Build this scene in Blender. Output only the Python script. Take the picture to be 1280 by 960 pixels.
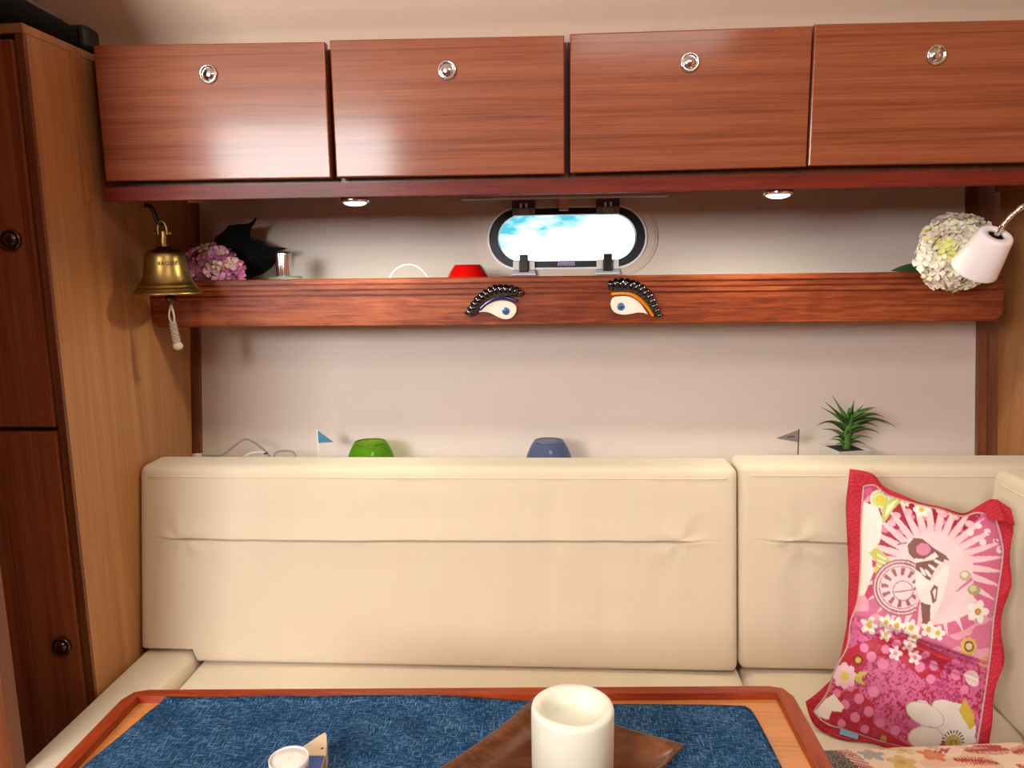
import bpy, bmesh, math, random
import numpy as np
from mathutils import Vector, Matrix, noise as mnoise

random.seed(7)
SC = bpy.context.scene
for o in list(bpy.data.objects):
    bpy.data.objects.remove(o, do_unlink=True)
C = SC.collection
PI = math.pi

def lin(c):
    c = c / 255.0
    return c / 12.92 if c <= 0.04045 else ((c + 0.055) / 1.055) ** 2.4
def S(r, g, b, a=1.0):
    return (lin(r), lin(g), lin(b), a)

# ------------------------------------------------------------------ camera
cam_d = bpy.data.cameras.new('camera')
cam_d.sensor_fit = 'HORIZONTAL'
cam_d.sensor_width = 36.0
cam_d.lens = 950.0 / 1280.0 * 36.0
cam_d.clip_start = 0.02
cam = bpy.data.objects.new('camera', cam_d)
C.objects.link(cam)
PITCH, YAW, ROLL = math.radians(9.2), math.radians(3.5), math.radians(0.75)
Fv, Rv, Uv = Vector((0, 1, 0)), Vector((1, 0, 0)), Vector((0, 0, 1))
mz = Matrix.Rotation(YAW, 3, 'Z')
Fv, Rv = mz @ Fv, mz @ Rv
Fv, Uv = Fv * math.cos(PITCH) - Uv * math.sin(PITCH), Uv * math.cos(PITCH) + Fv * math.sin(PITCH)
Rv, Uv = Rv * math.cos(ROLL) - Uv * math.sin(ROLL), Uv * math.cos(ROLL) + Rv * math.sin(ROLL)
cm = Matrix((Rv, Uv, -Fv)).transposed().to_4x4()
cm.translation = Vector((0, 0, 1.2))
cam.matrix_world = cm
SC.camera = cam

# ------------------------------------------------------------------ colour management
SC.view_settings.view_transform = 'Standard'
SC.view_settings.look = 'None'
SC.view_settings.gamma = 1.0
SC.view_settings.use_curve_mapping = False
SC.view_settings.exposure = -0.55

# ------------------------------------------------------------------ sky
W = bpy.data.worlds.new('sky')
SC.world = W
W.use_nodes = True
wn, wl = W.node_tree.nodes, W.node_tree.links
wn.clear()
w_out = wn.new('ShaderNodeOutputWorld')
w_bg = wn.new('ShaderNodeBackground')
w_tc = wn.new('ShaderNodeTexCoord')
w_map = wn.new('ShaderNodeMapping')
w_map.inputs['Scale'].default_value = (1.0, 1.0, 3.0)
w_map.inputs['Rotation'].default_value = (0, 0.25, 0)
w_noise = wn.new('ShaderNodeTexNoise')
w_noise.inputs['Scale'].default_value = 26.0
w_noise.inputs['Detail'].default_value = 6.0
w_sep = wn.new('ShaderNodeSeparateXYZ')
w_a = wn.new('ShaderNodeMath'); w_a.operation = 'MULTIPLY_ADD'      # haze thickens towards the horizon
w_a.inputs[1].default_value = -4.5; w_a.inputs[2].default_value = 0.52
w_b = wn.new('ShaderNodeMath'); w_b.operation = 'MULTIPLY_ADD'      # and towards the sun's side of the sky
w_b.inputs[1].default_value = 1.2
w_c = wn.new('ShaderNodeMath'); w_c.operation = 'MULTIPLY_ADD'
w_c.inputs[1].default_value = 0.55
w_ramp = wn.new('ShaderNodeValToRGB')
w_ramp.color_ramp.elements[0].position = 0.50
w_ramp.color_ramp.elements[0].color = S(64, 138, 152)
w_ramp.color_ramp.elements[1].position = 0.78
w_ramp.color_ramp.elements[1].color = (1, 1, 1, 1)
wl.new(w_tc.outputs['Generated'], w_map.inputs['Vector'])
wl.new(w_map.outputs['Vector'], w_noise.inputs['Vector'])
wl.new(w_tc.outputs['Generated'], w_sep.inputs[0])
wl.new(w_sep.outputs['Z'], w_a.inputs[0])
wl.new(w_sep.outputs['X'], w_b.inputs[0]); wl.new(w_a.outputs[0], w_b.inputs[2])
wl.new(w_noise.outputs['Fac'], w_c.inputs[0]); wl.new(w_b.outputs[0], w_c.inputs[2])
wl.new(w_c.outputs[0], w_ramp.inputs['Fac'])
wl.new(w_ramp.outputs['Color'], w_bg.inputs['Color'])
w_bg.inputs['Strength'].default_value = 4.4
wl.new(w_bg.outputs['Background'], w_out.inputs['Surface'])

# ------------------------------------------------------------------ daylight through the cabin openings
def area_light(name, loc, target, sx, sy, power, col):
    d = bpy.data.lights.new(name, 'AREA')
    d.shape = 'RECTANGLE'
    d.size, d.size_y = sx, sy
    d.energy = power
    d.color = col[:3]
    o = bpy.data.objects.new(name, d)
    C.objects.link(o)
    o.location = loc
    o.rotation_euler = (Vector(target) - Vector(loc)).to_track_quat('-Z', 'Y').to_euler()
    return o
# companionway opening behind the photographer (mirrored in the overhead locker doors) and the hatch over the table
area_light('companionway_offscreen', (-1.25, -1.225, 1.62), (-1.10, 1.3, 1.50), 0.86, 0.50, 84.0, (1.0, 0.985, 0.965))
area_light('hatch_offscreen', (0.30, 0.05, 1.905), (0.30, 0.051, 0.0), 0.50, 0.50, 13.0, (1.0, 0.97, 0.92))

# ------------------------------------------------------------------ mesh helpers
ORG = {}
def empty(name, loc, label=None, cat=None, group=None, kind=None):
    o = bpy.data.objects.new(name, None)
    C.objects.link(o)
    o.location = loc
    o.empty_display_size = 0.03
    ORG[o] = Vector(loc)
    tag(o, label, cat, group, kind)
    return o
def tag(o, label=None, cat=None, group=None, kind=None):
    if label: o['label'] = label
    if cat: o['category'] = cat
    if group: o['group'] = group
    if kind: o['kind'] = kind
    return o
def mk(name, verts, faces, mat, parent=None, smooth=False, origin=None):
    """verts in world coordinates; the mesh hangs under its parent's origin"""
    if parent is not None:
        org = ORG[parent]
    elif origin is not None:
        org = Vector(origin)
    else:
        a = np.array([tuple(v) for v in verts])
        org = Vector(((a[:, 0].min() + a[:, 0].max()) / 2, (a[:, 1].min() + a[:, 1].max()) / 2, a[:, 2].min()))
    me = bpy.data.meshes.new(name)
    me.from_pydata([tuple(Vector(v) - org) for v in verts], [], faces)
    me.update()
    if mat: me.materials.append(mat)
    if smooth:
        me.polygons.foreach_set('use_smooth', [True] * len(me.polygons))
    o = bpy.data.objects.new(name, me)
    C.objects.link(o)
    if parent is not None:
        o.parent = parent
    else:
        o.location = org
    ORG[o] = org
    return o
def bm_out(bm):
    bm.verts.index_update()
    v = [tuple(x.co) for x in bm.verts]
    f = [[y.index for y in x.verts] for x in bm.faces]
    bm.free()
    return v, f
def box_g(x0, x1, y0, y1, z0, z1, bev=0.0, seg=2):
    bm = bmesh.new()
    bmesh.ops.create_cube(bm, size=1.0)
    for v in bm.verts:
        v.co = Vector((x0 + (v.co.x + .5) * (x1 - x0), y0 + (v.co.y + .5) * (y1 - y0), z0 + (v.co.z + .5) * (z1 - z0)))
    if bev > 0:
        bmesh.ops.bevel(bm, geom=bm.edges[:], offset=bev, segments=seg, affect='EDGES', profile=0.5)
    return bm_out(bm)
def box(name, x0, x1, y0, y1, z0, z1, mat, parent=None, bev=0.0, seg=2):
    v, f = box_g(x0, x1, y0, y1, z0, z1, bev, seg)
    return mk(name, v, f, mat, parent)
def prism_g(poly, d0, d1, fn, bev=0.0, seg=2):
    """poly: 2D points; fn(a,b,d) -> 3D; extruded from d0 to d1"""
    bm = bmesh.new()
    a = [bm.verts.new(fn(p[0], p[1], d0)) for p in poly]
    b = [bm.verts.new(fn(p[0], p[1], d1)) for p in poly]
    n = len(poly)
    bm.faces.new(a)
    top = bm.faces.new(b[::-1])
    for i in range(n):
        j = (i + 1) % n
        bm.faces.new((a[j], a[i], b[i], b[j]))
    bmesh.ops.recalc_face_normals(bm, faces=bm.faces[:])
    if bev > 0:
        bmesh.ops.bevel(bm, geom=list(top.edges), offset=bev, segments=seg, affect='EDGES', profile=0.5, clamp_overlap=True)
    return bm_out(bm)
def prism(name, poly, d0, d1, fn, mat, parent=None, bev=0.0, seg=2, smooth=False):
    v, f = prism_g(poly, d0, d1, fn, bev, seg)
    o = mk(name, v, f, mat, parent)
    return o
def lathe_g(prof, seg=48, M=None, closed=False):
    """prof: (r,z) list; rotates about local Z, then M"""
    v, f = [], []
    rows = []
    for r, z in prof:
        if r < 1e-6:
            rows.append([len(v)]); v.append(Vector((0, 0, z)))
        else:
            rows.append(list(range(len(v), len(v) + seg)))
            for i in range(seg):
                a = 2 * PI * i / seg
                v.append(Vector((r * math.cos(a), r * math.sin(a), z)))
    pairs = list(zip(rows, rows[1:]))
    if closed: pairs.append((rows[-1], rows[0]))
    for A, B in pairs:
        for i in range(seg):
            j = (i + 1) % seg
            if len(A) == 1 and len(B) == 1: continue
            if len(A) == 1: f.append((A[0], B[j], B[i]))
            elif len(B) == 1: f.append((A[i], A[j], B[0]))
            else: f.append((A[i], A[j], B[j], B[i]))
    if M is not None:
        v = [M @ p for p in v]
    return v, f
def lathe(name, prof, mat, parent=None, seg=48, M=None, closed=False):
    v, f = lathe_g(prof, seg, M, closed)
    return mk(name, v, f, mat, parent, smooth=True)
def smooth_pts(pts, n=6):
    """Catmull-Rom through pts"""
    P = [Vector(p) for p in pts]
    out = []
    for i in range(len(P) - 1):
        p0 = P[max(i - 1, 0)]; p1 = P[i]; p2 = P[i + 1]; p3 = P[min(i + 2, len(P) - 1)]
        for k in range(n):
            t = k / n
            out.append(0.5 * ((2 * p1) + (-p0 + p2) * t + (2 * p0 - 5 * p1 + 4 * p2 - p3) * t * t + (-p0 + 3 * p1 - 3 * p2 + p3) * t ** 3))
    out.append(P[-1])
    return out
def tube_g(pts, r, seg=10, closed=False):
    P = [Vector(p) for p in pts]
    n = len(P)
    rad = r if callable(r) else (lambda t: r)
    v, f = [], []
    ref = Vector((0.13, 0.2, 0.97))
    for i in range(n):
        a = P[(i - 1) % n] if (closed or i > 0) else P[i]
        b = P[(i + 1) % n] if (closed or i < n - 1) else P[i]
        t = (b - a).normalized()
        u = t.cross(ref)
        if u.length < 1e-3: u = t.cross(Vector((1, 0, 0)))
        u.normalize()
        w = u.cross(t)
        rr = rad(i / max(n - 1, 1))
        for k in range(seg):
            q = 2 * PI * k / seg
            v.append(P[i] + (u * math.cos(q) + w * math.sin(q)) * rr)
    m = n if closed else n - 1
    for i in range(m):
        for k in range(seg):
            a, b = i * seg + k, i * seg + (k + 1) % seg
            c, d = ((i + 1) % n) * seg + (k + 1) % seg, ((i + 1) % n) * seg + k
            f.append((a, b, c, d))
    if not closed:
        f.append(tuple(range(seg))[::-1])
        f.append(tuple(range((n - 1) * seg, n * seg)))
    return v, f
def tube(name, pts, r, mat, parent=None, seg=10, closed=False):
    v, f = tube_g(pts, r, seg, closed)
    return mk(name, v, f, mat, parent, smooth=True)
def merge(*gs):
    V, F = [], []
    for v, f in gs:
        k = len(V)
        V += list(v)
        F += [tuple(i + k for i in q) for q in f]
    return V, F
def rbox_g(hx, hy, hz, r, step, zx=()):
    """rounded box as a dense grid, centred at the origin"""
    V, F, idx = [], [], {}
    def vid(p):
        k = (round(p[0], 5), round(p[1], 5), round(p[2], 5))
        if k not in idx:
            idx[k] = len(V); V.append(Vector(p))
        return idx[k]
    def lst(h):
        n = max(4, int(round(2 * h / step)))
        a = [-h + 2 * h * i / n for i in range(n + 1)]
        ex = [-h + r * (1 - math.cos(PI / 2 * t)) for t in (0.25, .5, .75)]
        a += ex + [-e for e in ex]
        if h == hz: a += list(zx)
        a = sorted(set(round(x, 5) for x in a))
        o = [a[0]]
        for x in a[1:]:
            if x - o[-1] > 0.0007: o.append(x)
        o[-1] = a[-1]
        return o
    L = [lst(hx), lst(hy), lst(hz)]
    H = [hx, hy, hz]
    for ax in range(3):
        b, c = (ax + 1) % 3, (ax + 2) % 3
        for s in (-1, 1):
            for i in range(len(L[b]) - 1):
                for j in range(len(L[c]) - 1):
                    q = []
                    for (ii, jj) in ((i, j), (i + 1, j), (i + 1, j + 1), (i, j + 1)):
                        p = [0, 0, 0]
                        p[ax] = s * H[ax]; p[b] = L[b][ii]; p[c] = L[c][jj]
                        q.append(vid(p))
                    F.append(tuple(q) if s > 0 else tuple(q[::-1]))
    out = []
    for p in V:
        inner = Vector([max(-H[k] + r, min(H[k] - r, p[k])) for k in range(3)])
        d = p - inner
        out.append(inner + d.normalized() * r if d.length > 1e-9 else p.copy())
    return out, F

# ------------------------------------------------------------------ materials
def new_mat(name):
    m = bpy.data.materials.new(name)
    m.use_nodes = True
    nt = m.node_tree
    return m, nt, nt.nodes['Principled BSDF'], nt.nodes, nt.links
def plain(name, col, rough=0.5, metal=0.0, coat=0.0, vary=0.06, scale=30, trans=0.0, sss=0.0, bump=0.0, emit=None, es=0.0, spec=0.5):
    m, nt, b, N, L = new_mat(name)
    tc = N.new('ShaderNodeTexCoord')
    ns = N.new('ShaderNodeTexNoise'); ns.inputs['Scale'].default_value = scale; ns.inputs['Detail'].default_value = 4
    mix = N.new('ShaderNodeMix'); mix.data_type = 'RGBA'
    mix.inputs['A'].default_value = tuple(max(0, c * (1 - vary)) for c in col[:3]) + (1,)
    mix.inputs['B'].default_value = tuple(min(1, c * (1 + vary)) for c in col[:3]) + (1,)
    L.new(tc.outputs['Object'], ns.inputs['Vector'])
    L.new(ns.outputs['Fac'], mix.inputs['Factor'])
    L.new(mix.outputs['Result'], b.inputs['Base Color'])
    b.inputs['Roughness'].default_value = rough
    b.inputs['Metallic'].default_value = metal
    b.inputs['Coat Weight'].default_value = coat
    b.inputs['Coat Roughness'].default_value = 0.08
    b.inputs['Transmission Weight'].default_value = trans
    b.inputs['Specular IOR Level'].default_value = spec
    if sss:
        b.inputs['Subsurface Weight'].default_value = sss
        b.inputs['Subsurface Radius'].default_value = (0.02, 0.016, 0.01)
        b.inputs['Subsurface Scale'].default_value = 1.0
    if bump:
        bp = N.new('ShaderNodeBump'); bp.inputs['Strength'].default_value = bump; bp.inputs['Distance'].default_value = 0.002
        L.new(ns.outputs['Fac'], bp.inputs['Height']); L.new(bp.outputs['Normal'], b.inputs['Normal'])
    if emit:
        b.inputs['Emission Color'].default_value = emit
        b.inputs['Emission Strength'].default_value = es
    return m
def wood(name, dark, mid, light, axis='X', fine=260.0, broad=26.0, along=2.2, rough=0.32, coat=0.35, figure=0.0, coatr=0.12, spec=0.4):
    m, nt, b, N, L = new_mat(name)
    b.inputs['Specular IOR Level'].default_value = spec
    tc = N.new('ShaderNodeTexCoord')
    def layer(freq, det, al):
        mp = N.new('ShaderNodeMapping')
        sc = [freq, freq, freq]
        sc['XYZ'.index(axis)] = al
        mp.inputs['Scale'].default_value = sc
        n = N.new('ShaderNodeTexNoise'); n.inputs['Scale'].default_value = 1.0; n.inputs['Detail'].default_value = det
        n.inputs['Roughness'].default_value = 0.6
        L.new(tc.outputs['Object'], mp.inputs['Vector']); L.new(mp.outputs['Vector'], n.inputs['Vector'])
        return n
    a = layer(fine, 3.0, along * 4)
    c = layer(broad, 3.0, along)
    mx = N.new('ShaderNodeMath'); mx.operation = 'MULTIPLY_ADD'
    mx.inputs[1].default_value = 0.45
    L.new(a.outputs['Fac'], mx.inputs[0])
    m2 = N.new('ShaderNodeMath'); m2.operation = 'MULTIPLY'; m2.inputs[1].default_value = 0.55
    L.new(c.outputs['Fac'], m2.inputs[0]); L.new(m2.outputs[0], mx.inputs[2])
    src = mx.outputs[0]
    if figure:
        g = N.new('ShaderNodeTexNoise'); g.inputs['Scale'].default_value = 14; g.inputs['Detail'].default_value = 3; g.inputs['Distortion'].default_value = 1.2
        gm = N.new('ShaderNodeMapping'); gm.inputs['Scale'].default_value = (1.0, 1.0, 4.5); gm.inputs['Rotation'].default_value = (0, 0.25, 0)
        L.new(tc.outputs['Object'], gm.inputs['Vector']); L.new(gm.outputs['Vector'], g.inputs['Vector'])
        m3 = N.new('ShaderNodeMath'); m3.operation = 'MULTIPLY_ADD'; m3.inputs[1].default_value = figure; 
        sub = N.new('ShaderNodeMath'); sub.operation = 'SUBTRACT'; sub.inputs[1].default_value = 0.5
        L.new(g.outputs['Fac'], sub.inputs[0]); L.new(sub.outputs[0], m3.inputs[0]); L.new(src, m3.inputs[2])
        src = m3.outputs[0]
    rp = N.new('ShaderNodeValToRGB')
    e = rp.color_ramp.elements
    e[0].position = 0.33; e[0].color = dark
    e[1].position = 0.68; e[1].color = light
    k = e.new(0.5); k.color = mid
    L.new(src, rp.inputs['Fac']); L.new(rp.outputs['Color'], b.inputs['Base Color'])
    b.inputs['Roughness'].default_value = rough
    b.inputs['Coat Weight'].default_value = coat
    b.inputs['Coat Roughness'].default_value = coatr
    bp = N.new('ShaderNodeBump'); bp.inputs['Strength'].default_value = 0.08; bp.inputs['Distance'].default_value = 0.001
    L.new(a.outputs['Fac'], bp.inputs['Height']); L.new(bp.outputs['Normal'], b.inputs['Normal'])
    return m
def fabric(name, col, vary=0.05, rough=0.95, weave=900.0, soft=9.0, bump=0.25, sheen=0.3):
    m, nt, b, N, L = new_mat(name)
    tc = N.new('ShaderNodeTexCoord')
    n1 = N.new('ShaderNodeTexNoise'); n1.inputs['Scale'].default_value = weave; n1.inputs['Detail'].default_value = 2
    n2 = N.new('ShaderNodeTexNoise'); n2.inputs['Scale'].default_value = soft; n2.inputs['Detail'].default_value = 3
    ad = N.new('ShaderNodeMath'); ad.operation = 'ADD'
    L.new(tc.outputs['Object'], n1.inputs['Vector']); L.new(tc.outputs['Object'], n2.inputs['Vector'])
    L.new(n1.outputs['Fac'], ad.inputs[0]); L.new(n2.outputs['Fac'], ad.inputs[1])
    rp = N.new('ShaderNodeValToRGB')
    rp.color_ramp.elements[0].position = 0.25; rp.color_ramp.elements[1].position = 0.75
    hf = N.new('ShaderNodeMath'); hf.operation = 'MULTIPLY'; hf.inputs[1].default_value = 0.5
    L.new(ad.outputs[0], hf.inputs[0]); L.new(hf.outputs[0], rp.inputs['Fac'])
    rp.color_ramp.elements[0].color = tuple(c * (1 - vary) for c in col[:3]) + (1,)
    rp.color_ramp.elements[1].color = tuple(min(1, c * (1 + vary)) for c in col[:3]) + (1,)
    L.new(rp.outputs['Color'], b.inputs['Base Color'])
    b.inputs['Roughness'].default_value = rough
    b.inputs['Specular IOR Level'].default_value = 0.2
    b.inputs['Sheen Weight'].default_value = sheen
    bp = N.new('ShaderNodeBump'); bp.inputs['Strength'].default_value = bump; bp.inputs['Distance'].default_value = 0.0006
    L.new(n1.outputs['Fac'], bp.inputs['Height']); L.new(bp.outputs['Normal'], b.inputs['Normal'])
    return m
def denim(name):
    m, nt, b, N, L = new_mat(name)
    tc = N.new('ShaderNodeTexCoord')
    outs = []
    for rot, sc in ((0.25, (900, 115, 300)), (0.25, (100, 820, 300)), (0.0, (22, 22, 22))):
        mp = N.new('ShaderNodeMapping'); mp.inputs['Scale'].default_value = sc; mp.inputs['Rotation'].default_value = (0, 0, rot)
        n = N.new('ShaderNodeTexNoise'); n.inputs['Scale'].default_value = 1.0; n.inputs['Detail'].default_value = 3
        L.new(tc.outputs['Object'], mp.inputs['Vector']); L.new(mp.outputs['Vector'], n.inputs['Vector'])
        outs.append(n.outputs['Fac'])
    mxm = N.new('ShaderNodeMath'); mxm.operation = 'MAXIMUM'
    L.new(outs[0], mxm.inputs[0]); L.new(outs[1], mxm.inputs[1])
    ma = N.new('ShaderNodeMath'); ma.operation = 'MULTIPLY_ADD'; ma.inputs[1].default_value = 0.22
    L.new(outs[2], ma.inputs[0]); L.new(mxm.outputs[0], ma.inputs[2])
    rp = N.new('ShaderNodeValToRGB')
    e = rp.color_ramp.elements
    e[0].position = 0.52; e[0].color = S(16, 40, 70)
    e[1].position = 0.88; e[1].color = S(116, 152, 188)
    k = e.new(0.68); k.color = S(34, 74, 112)
    L.new(ma.outputs[0], rp.inputs['Fac']); L.new(rp.outputs['Color'], b.inputs['Base Color'])
    b.inputs['Roughness'].default_value = 0.95
    b.inputs['Specular IOR Level'].default_value = 0.15
    bp = N.new('ShaderNodeBump'); bp.inputs['Strength'].default_value = 0.5; bp.inputs['Distance'].default_value = 0.0008
    L.new(mxm.outputs[0], bp.inputs['Height']); L.new(bp.outputs['Normal'], b.inputs['Normal'])
    return m
def attr_mat(name, rough=0.6, coat=0.0):
    m, nt, b, N, L = new_mat(name)
    a = N.new('ShaderNodeAttribute'); a.attribute_name = 'print'
    n = N.new('ShaderNodeTexNoise'); n.inputs['Scale'].default_value = 60
    tc = N.new('ShaderNodeTexCoord')
    L.new(tc.outputs['Object'], n.inputs['Vector'])
    L.new(a.outputs['Color'], b.inputs['Base Color'])
    b.inputs['Roughness'].default_value = rough
    b.inputs['Specular IOR Level'].default_value = 0.4
    b.inputs['Sheen Weight'].default_value = 0.1
    bp = N.new('ShaderNodeBump'); bp.inputs['Strength'].default_value = 0.15; bp.inputs['Distance'].default_value = 0.002
    L.new(n.outputs['Fac'], bp.inputs['Height']); L.new(bp.outputs['Normal'], b.inputs['Normal'])
    return m
def glass_pane(name):
    m, nt, b, N, L = new_mat(name)
    N.remove(b)
    out = N['Material Output']
    tr = N.new('ShaderNodeBsdfTransparent'); tr.inputs['Color'].default_value = (0.93, 0.97, 0.98, 1)
    gl = N.new('ShaderNodeBsdfGlossy'); gl.inputs['Roughness'].default_value = 0.03
    fr = N.new('ShaderNodeFresnel'); fr.inputs['IOR'].default_value = 1.45
    mx = N.new('ShaderNodeMixShader')
    L.new(fr.outputs[0], mx.inputs[0]); L.new(tr.outputs[0], mx.inputs[1]); L.new(gl.outputs[0], mx.inputs[2])
    L.new(mx.outputs[0], out.inputs['Surface'])
    return m
def tinted_glass(name, col, dens=0.75, through=None):
    """thin blown glass: coloured see-through with a glossy skin"""
    m, nt, b, N, L = new_mat(name)
    out = N['Material Output']
    tr = N.new('ShaderNodeBsdfTransparent'); tr.inputs['Color'].default_value = through or col
    b.inputs['Base Color'].default_value = col
    b.inputs['Roughness'].default_value = 0.08
    b.inputs['Coat Weight'].default_value = 0.5
    ns = N.new('ShaderNodeTexNoise'); ns.inputs['Scale'].default_value = 12
    mm = N.new('ShaderNodeMath'); mm.operation = 'MULTIPLY_ADD'; mm.inputs[1].default_value = 0.1; mm.inputs[2].default_value = dens - 0.05
    L.new(ns.outputs['Fac'], mm.inputs[0])
    mx = N.new('ShaderNodeMixShader')
    L.new(mm.outputs[0], mx.inputs[0]); L.new(tr.outputs[0], mx.inputs[1]); L.new(b.outputs[0], mx.inputs[2])
    L.new(mx.outputs[0], out.inputs['Surface'])
    return m
def dotted(name, base, dot, scale=260.0, thr=0.28):
    m, nt, b, N, L = new_mat(name)
    tc = N.new('ShaderNodeTexCoord')
    v = N.new('ShaderNodeTexVoronoi'); v.inputs['Scale'].default_value = scale; v.inputs['Randomness'].default_value = 0.15
    rp = N.new('ShaderNodeValToRGB'); rp.color_ramp.interpolation = 'CONSTANT'
    rp.color_ramp.elements[0].color = dot; rp.color_ramp.elements[1].color = base; rp.color_ramp.elements[1].position = thr
    L.new(tc.outputs['Object'], v.inputs['Vector']); L.new(v.outputs['Distance'], rp.inputs['Fac'])
    L.new(rp.outputs['Color'], b.inputs['Base Color'])
    b.inputs['Roughness'].default_value = 0.75
    return m
def striped(name, c1, c2, scale=420.0):
    m, nt, b, N, L = new_mat(name)
    tc = N.new('ShaderNodeTexCoord')
    w = N.new('ShaderNodeTexWave'); w.inputs['Scale'].default_value = scale; w.bands_direction = 'DIAGONAL'
    rp = N.new('ShaderNodeValToRGB'); rp.color_ramp.interpolation = 'CONSTANT'
    rp.color_ramp.elements[0].color = c1; rp.color_ramp.elements[1].color = c2; rp.color_ramp.elements[1].position = 0.5
    L.new(tc.outputs['Object'], w.inputs['Vector']); L.new(w.outputs['Fac'], rp.inputs['Fac'])
    L.new(rp.outputs['Color'], b.inputs['Base Color'])
    b.inputs['Roughness'].default_value = 0.7
    return m

M_DOOR = wood('cherry_laminate', S(116, 56, 30), S(144, 76, 44), S(164, 94, 57), 'X', fine=560, broad=120, along=2.0, rough=0.5, coat=0.40, coatr=0.13, spec=.25)
M_SIDE = wood('cherry_upright_grain', S(146, 94, 54), S(168, 114, 68), S(182, 128, 80), 'Z', fine=300, broad=40, along=1.2, rough=0.42, coat=0.12, coatr=0.25)
M_TALL = wood('cherry_laminate_upright', S(116, 56, 30), S(144, 76, 44), S(164, 94, 57), 'Z', fine=300, broad=36, along=1.2, rough=0.5, coat=0.0, coatr=0.3, spec=.2)
M_MAHO = wood('red_mahogany', S(82, 24, 14), S(108, 36, 22), S(128, 48, 28), 'X', fine=300, broad=60, along=3.0, rough=0.5, coat=0.08, coatr=0.2, spec=.2)
M_FIG = wood('figured_mahogany', S(88, 32, 17), S(124, 54, 28), S(156, 82, 42), 'X', fine=300, broad=90, along=3.0, rough=0.42, coat=0.16, figure=0.35, coatr=0.2, spec=.3)
M_RAIL = wood('table_rail_mahogany', S(116, 38, 16), S(144, 56, 24), S(170, 76, 36), 'X', fine=220, broad=40, along=5.0, rough=0.42, coat=0.15, figure=0.15, spec=.3)
M_RAILY = wood('table_rail_mahogany_lengthwise', S(116, 38, 16), S(144, 56, 24), S(170, 76, 36), 'Y', fine=220, broad=40, along=5.0, rough=0.42, coat=0.15, figure=0.15, spec=.3)
M_TOP = wood('table_top_veneer', S(176, 108, 54), S(198, 128, 70), S(212, 146, 86), 'X', fine=260, broad=26, along=2.0, rough=0.38, coat=0.3)
M_TRIM = wood('corner_trim_wood', S(96, 48, 24), S(118, 64, 36), S(132, 76, 44), 'Z', fine=240, broad=40, along=2, rough=0.45, coat=0.1)
M_TRAY = wood('acacia_tray_wood', S(64, 32, 16), S(98, 56, 32), S(130, 78, 46), 'X', fine=180, broad=30, along=6, rough=0.3, coat=0.3, figure=0.35)
M_LIN = plain('hull_lining_vinyl', S(214, 201, 192), rough=0.62, vary=0.02, scale=6, bump=0.03)
M_CEIL = plain('headliner_vinyl', S(238, 214, 190), rough=0.7, vary=0.03, scale=5, bump=0.05)
M_FLOOR = wood('teak_and_holly_floor', S(70, 38, 20), S(96, 56, 30), S(116, 70, 40), 'X', fine=160, broad=20, along=1.5)
M_CUSH = fabric('cream_microsuede', S(220, 205, 182), vary=0.04)
M_CHROME = plain('chrome', S(225, 225, 228), rough=0.12, metal=1.0, vary=0.02)
M_KNOB = plain('dark_bronze_knob', S(48, 26, 18), rough=0.25, metal=0.0, coat=0.8)
M_BRASS = plain('aged_brass', S(158, 130, 74), rough=0.34, metal=1.0, vary=0.25, scale=40)
M_BRASSD = plain('tarnished_brass', S(96, 66, 36), rough=0.4, metal=1.0, vary=0.3, scale=60)
M_IRON = plain('dark_iron', S(40, 28, 24), rough=0.5, metal=0.6)
M_INK = plain('engraved_black', S(26, 14, 8), rough=0.7)
M_ROPE = striped('braided_rope', S(196, 182, 160), S(116, 98, 80), 120.0)
M_ROPEP = plain('plain_rope', S(196, 184, 164), rough=0.9)
M_BLACKCL = fabric('black_cloth', S(9, 9, 10), vary=0.2, sheen=0.05)
M_BLKPL = plain('black_plastic', S(20, 20, 22), rough=0.35)
M_GREYPL = plain('grey_plastic', S(168, 170, 182), rough=0.4)
M_SILVST = plain('grey_reflective_strip', S(130, 126, 124), rough=0.4)
M_WHITEPL = plain('white_plastic', S(232, 228, 224), rough=0.45, vary=0.02)
M_FRAMEW = plain('portlight_cream_plastic', S(214, 196, 182), rough=0.4, vary=0.02)
M_BEZEL = plain('portlight_aluminium_bezel', S(248, 248, 252), rough=0.35, metal=0.0, vary=0.02)
M_GASK = plain('portlight_black_rubber', S(26, 24, 36), rough=0.45)
M_PURPLE = plain('purple_sticker', S(176, 150, 200), rough=0.5)
M_PURPINK = plain('purple_sticker_print', S(96, 66, 120), rough=0.5)
M_PINKCLIP = plain('pink_clip_plastic', S(224, 172, 150), rough=0.4, vary=0.02)
M_GLASS = glass_pane('portlight_acrylic')
M_REDGL = plain('red_glass', S(190, 10, 8), rough=0.06, coat=1.0, vary=0.04)
M_GREENGL = tinted_glass('green_glass', S(140, 200, 50), 0.20, S(196, 224, 130))
M_BLUEGL = tinted_glass('smoky_blue_glass', S(132, 150, 188), 0.20, S(200, 208, 226))
M_GREENRIM = plain('green_glass_rim', S(58, 92, 14), rough=0.1, coat=0.6)
M_BLUERIM = plain('blue_glass_rim', S(58, 68, 96), rough=0.1, coat=0.6)
M_HINGE = plain('hinge_grey_plastic', S(64, 64, 72), rough=0.35)
M_LENS = plain('lamp_lens_lit', S(255, 250, 235), rough=0.4, emit=(1.0, 0.95, 0.82, 1), es=9.0)
M_SHADE = plain('lamp_shade_white', S(236, 230, 232), rough=0.5, vary=0.01)
M_WAX = plain('ivory_wax', S(232, 233, 216), rough=0.42, sss=0.35, vary=0.03, scale=18)
M_DENIM = denim('blue_denim_weave')
M_FISHW = plain('pale_fish_wood', S(226, 206, 172), rough=0.6, vary=0.08, scale=60)
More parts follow.
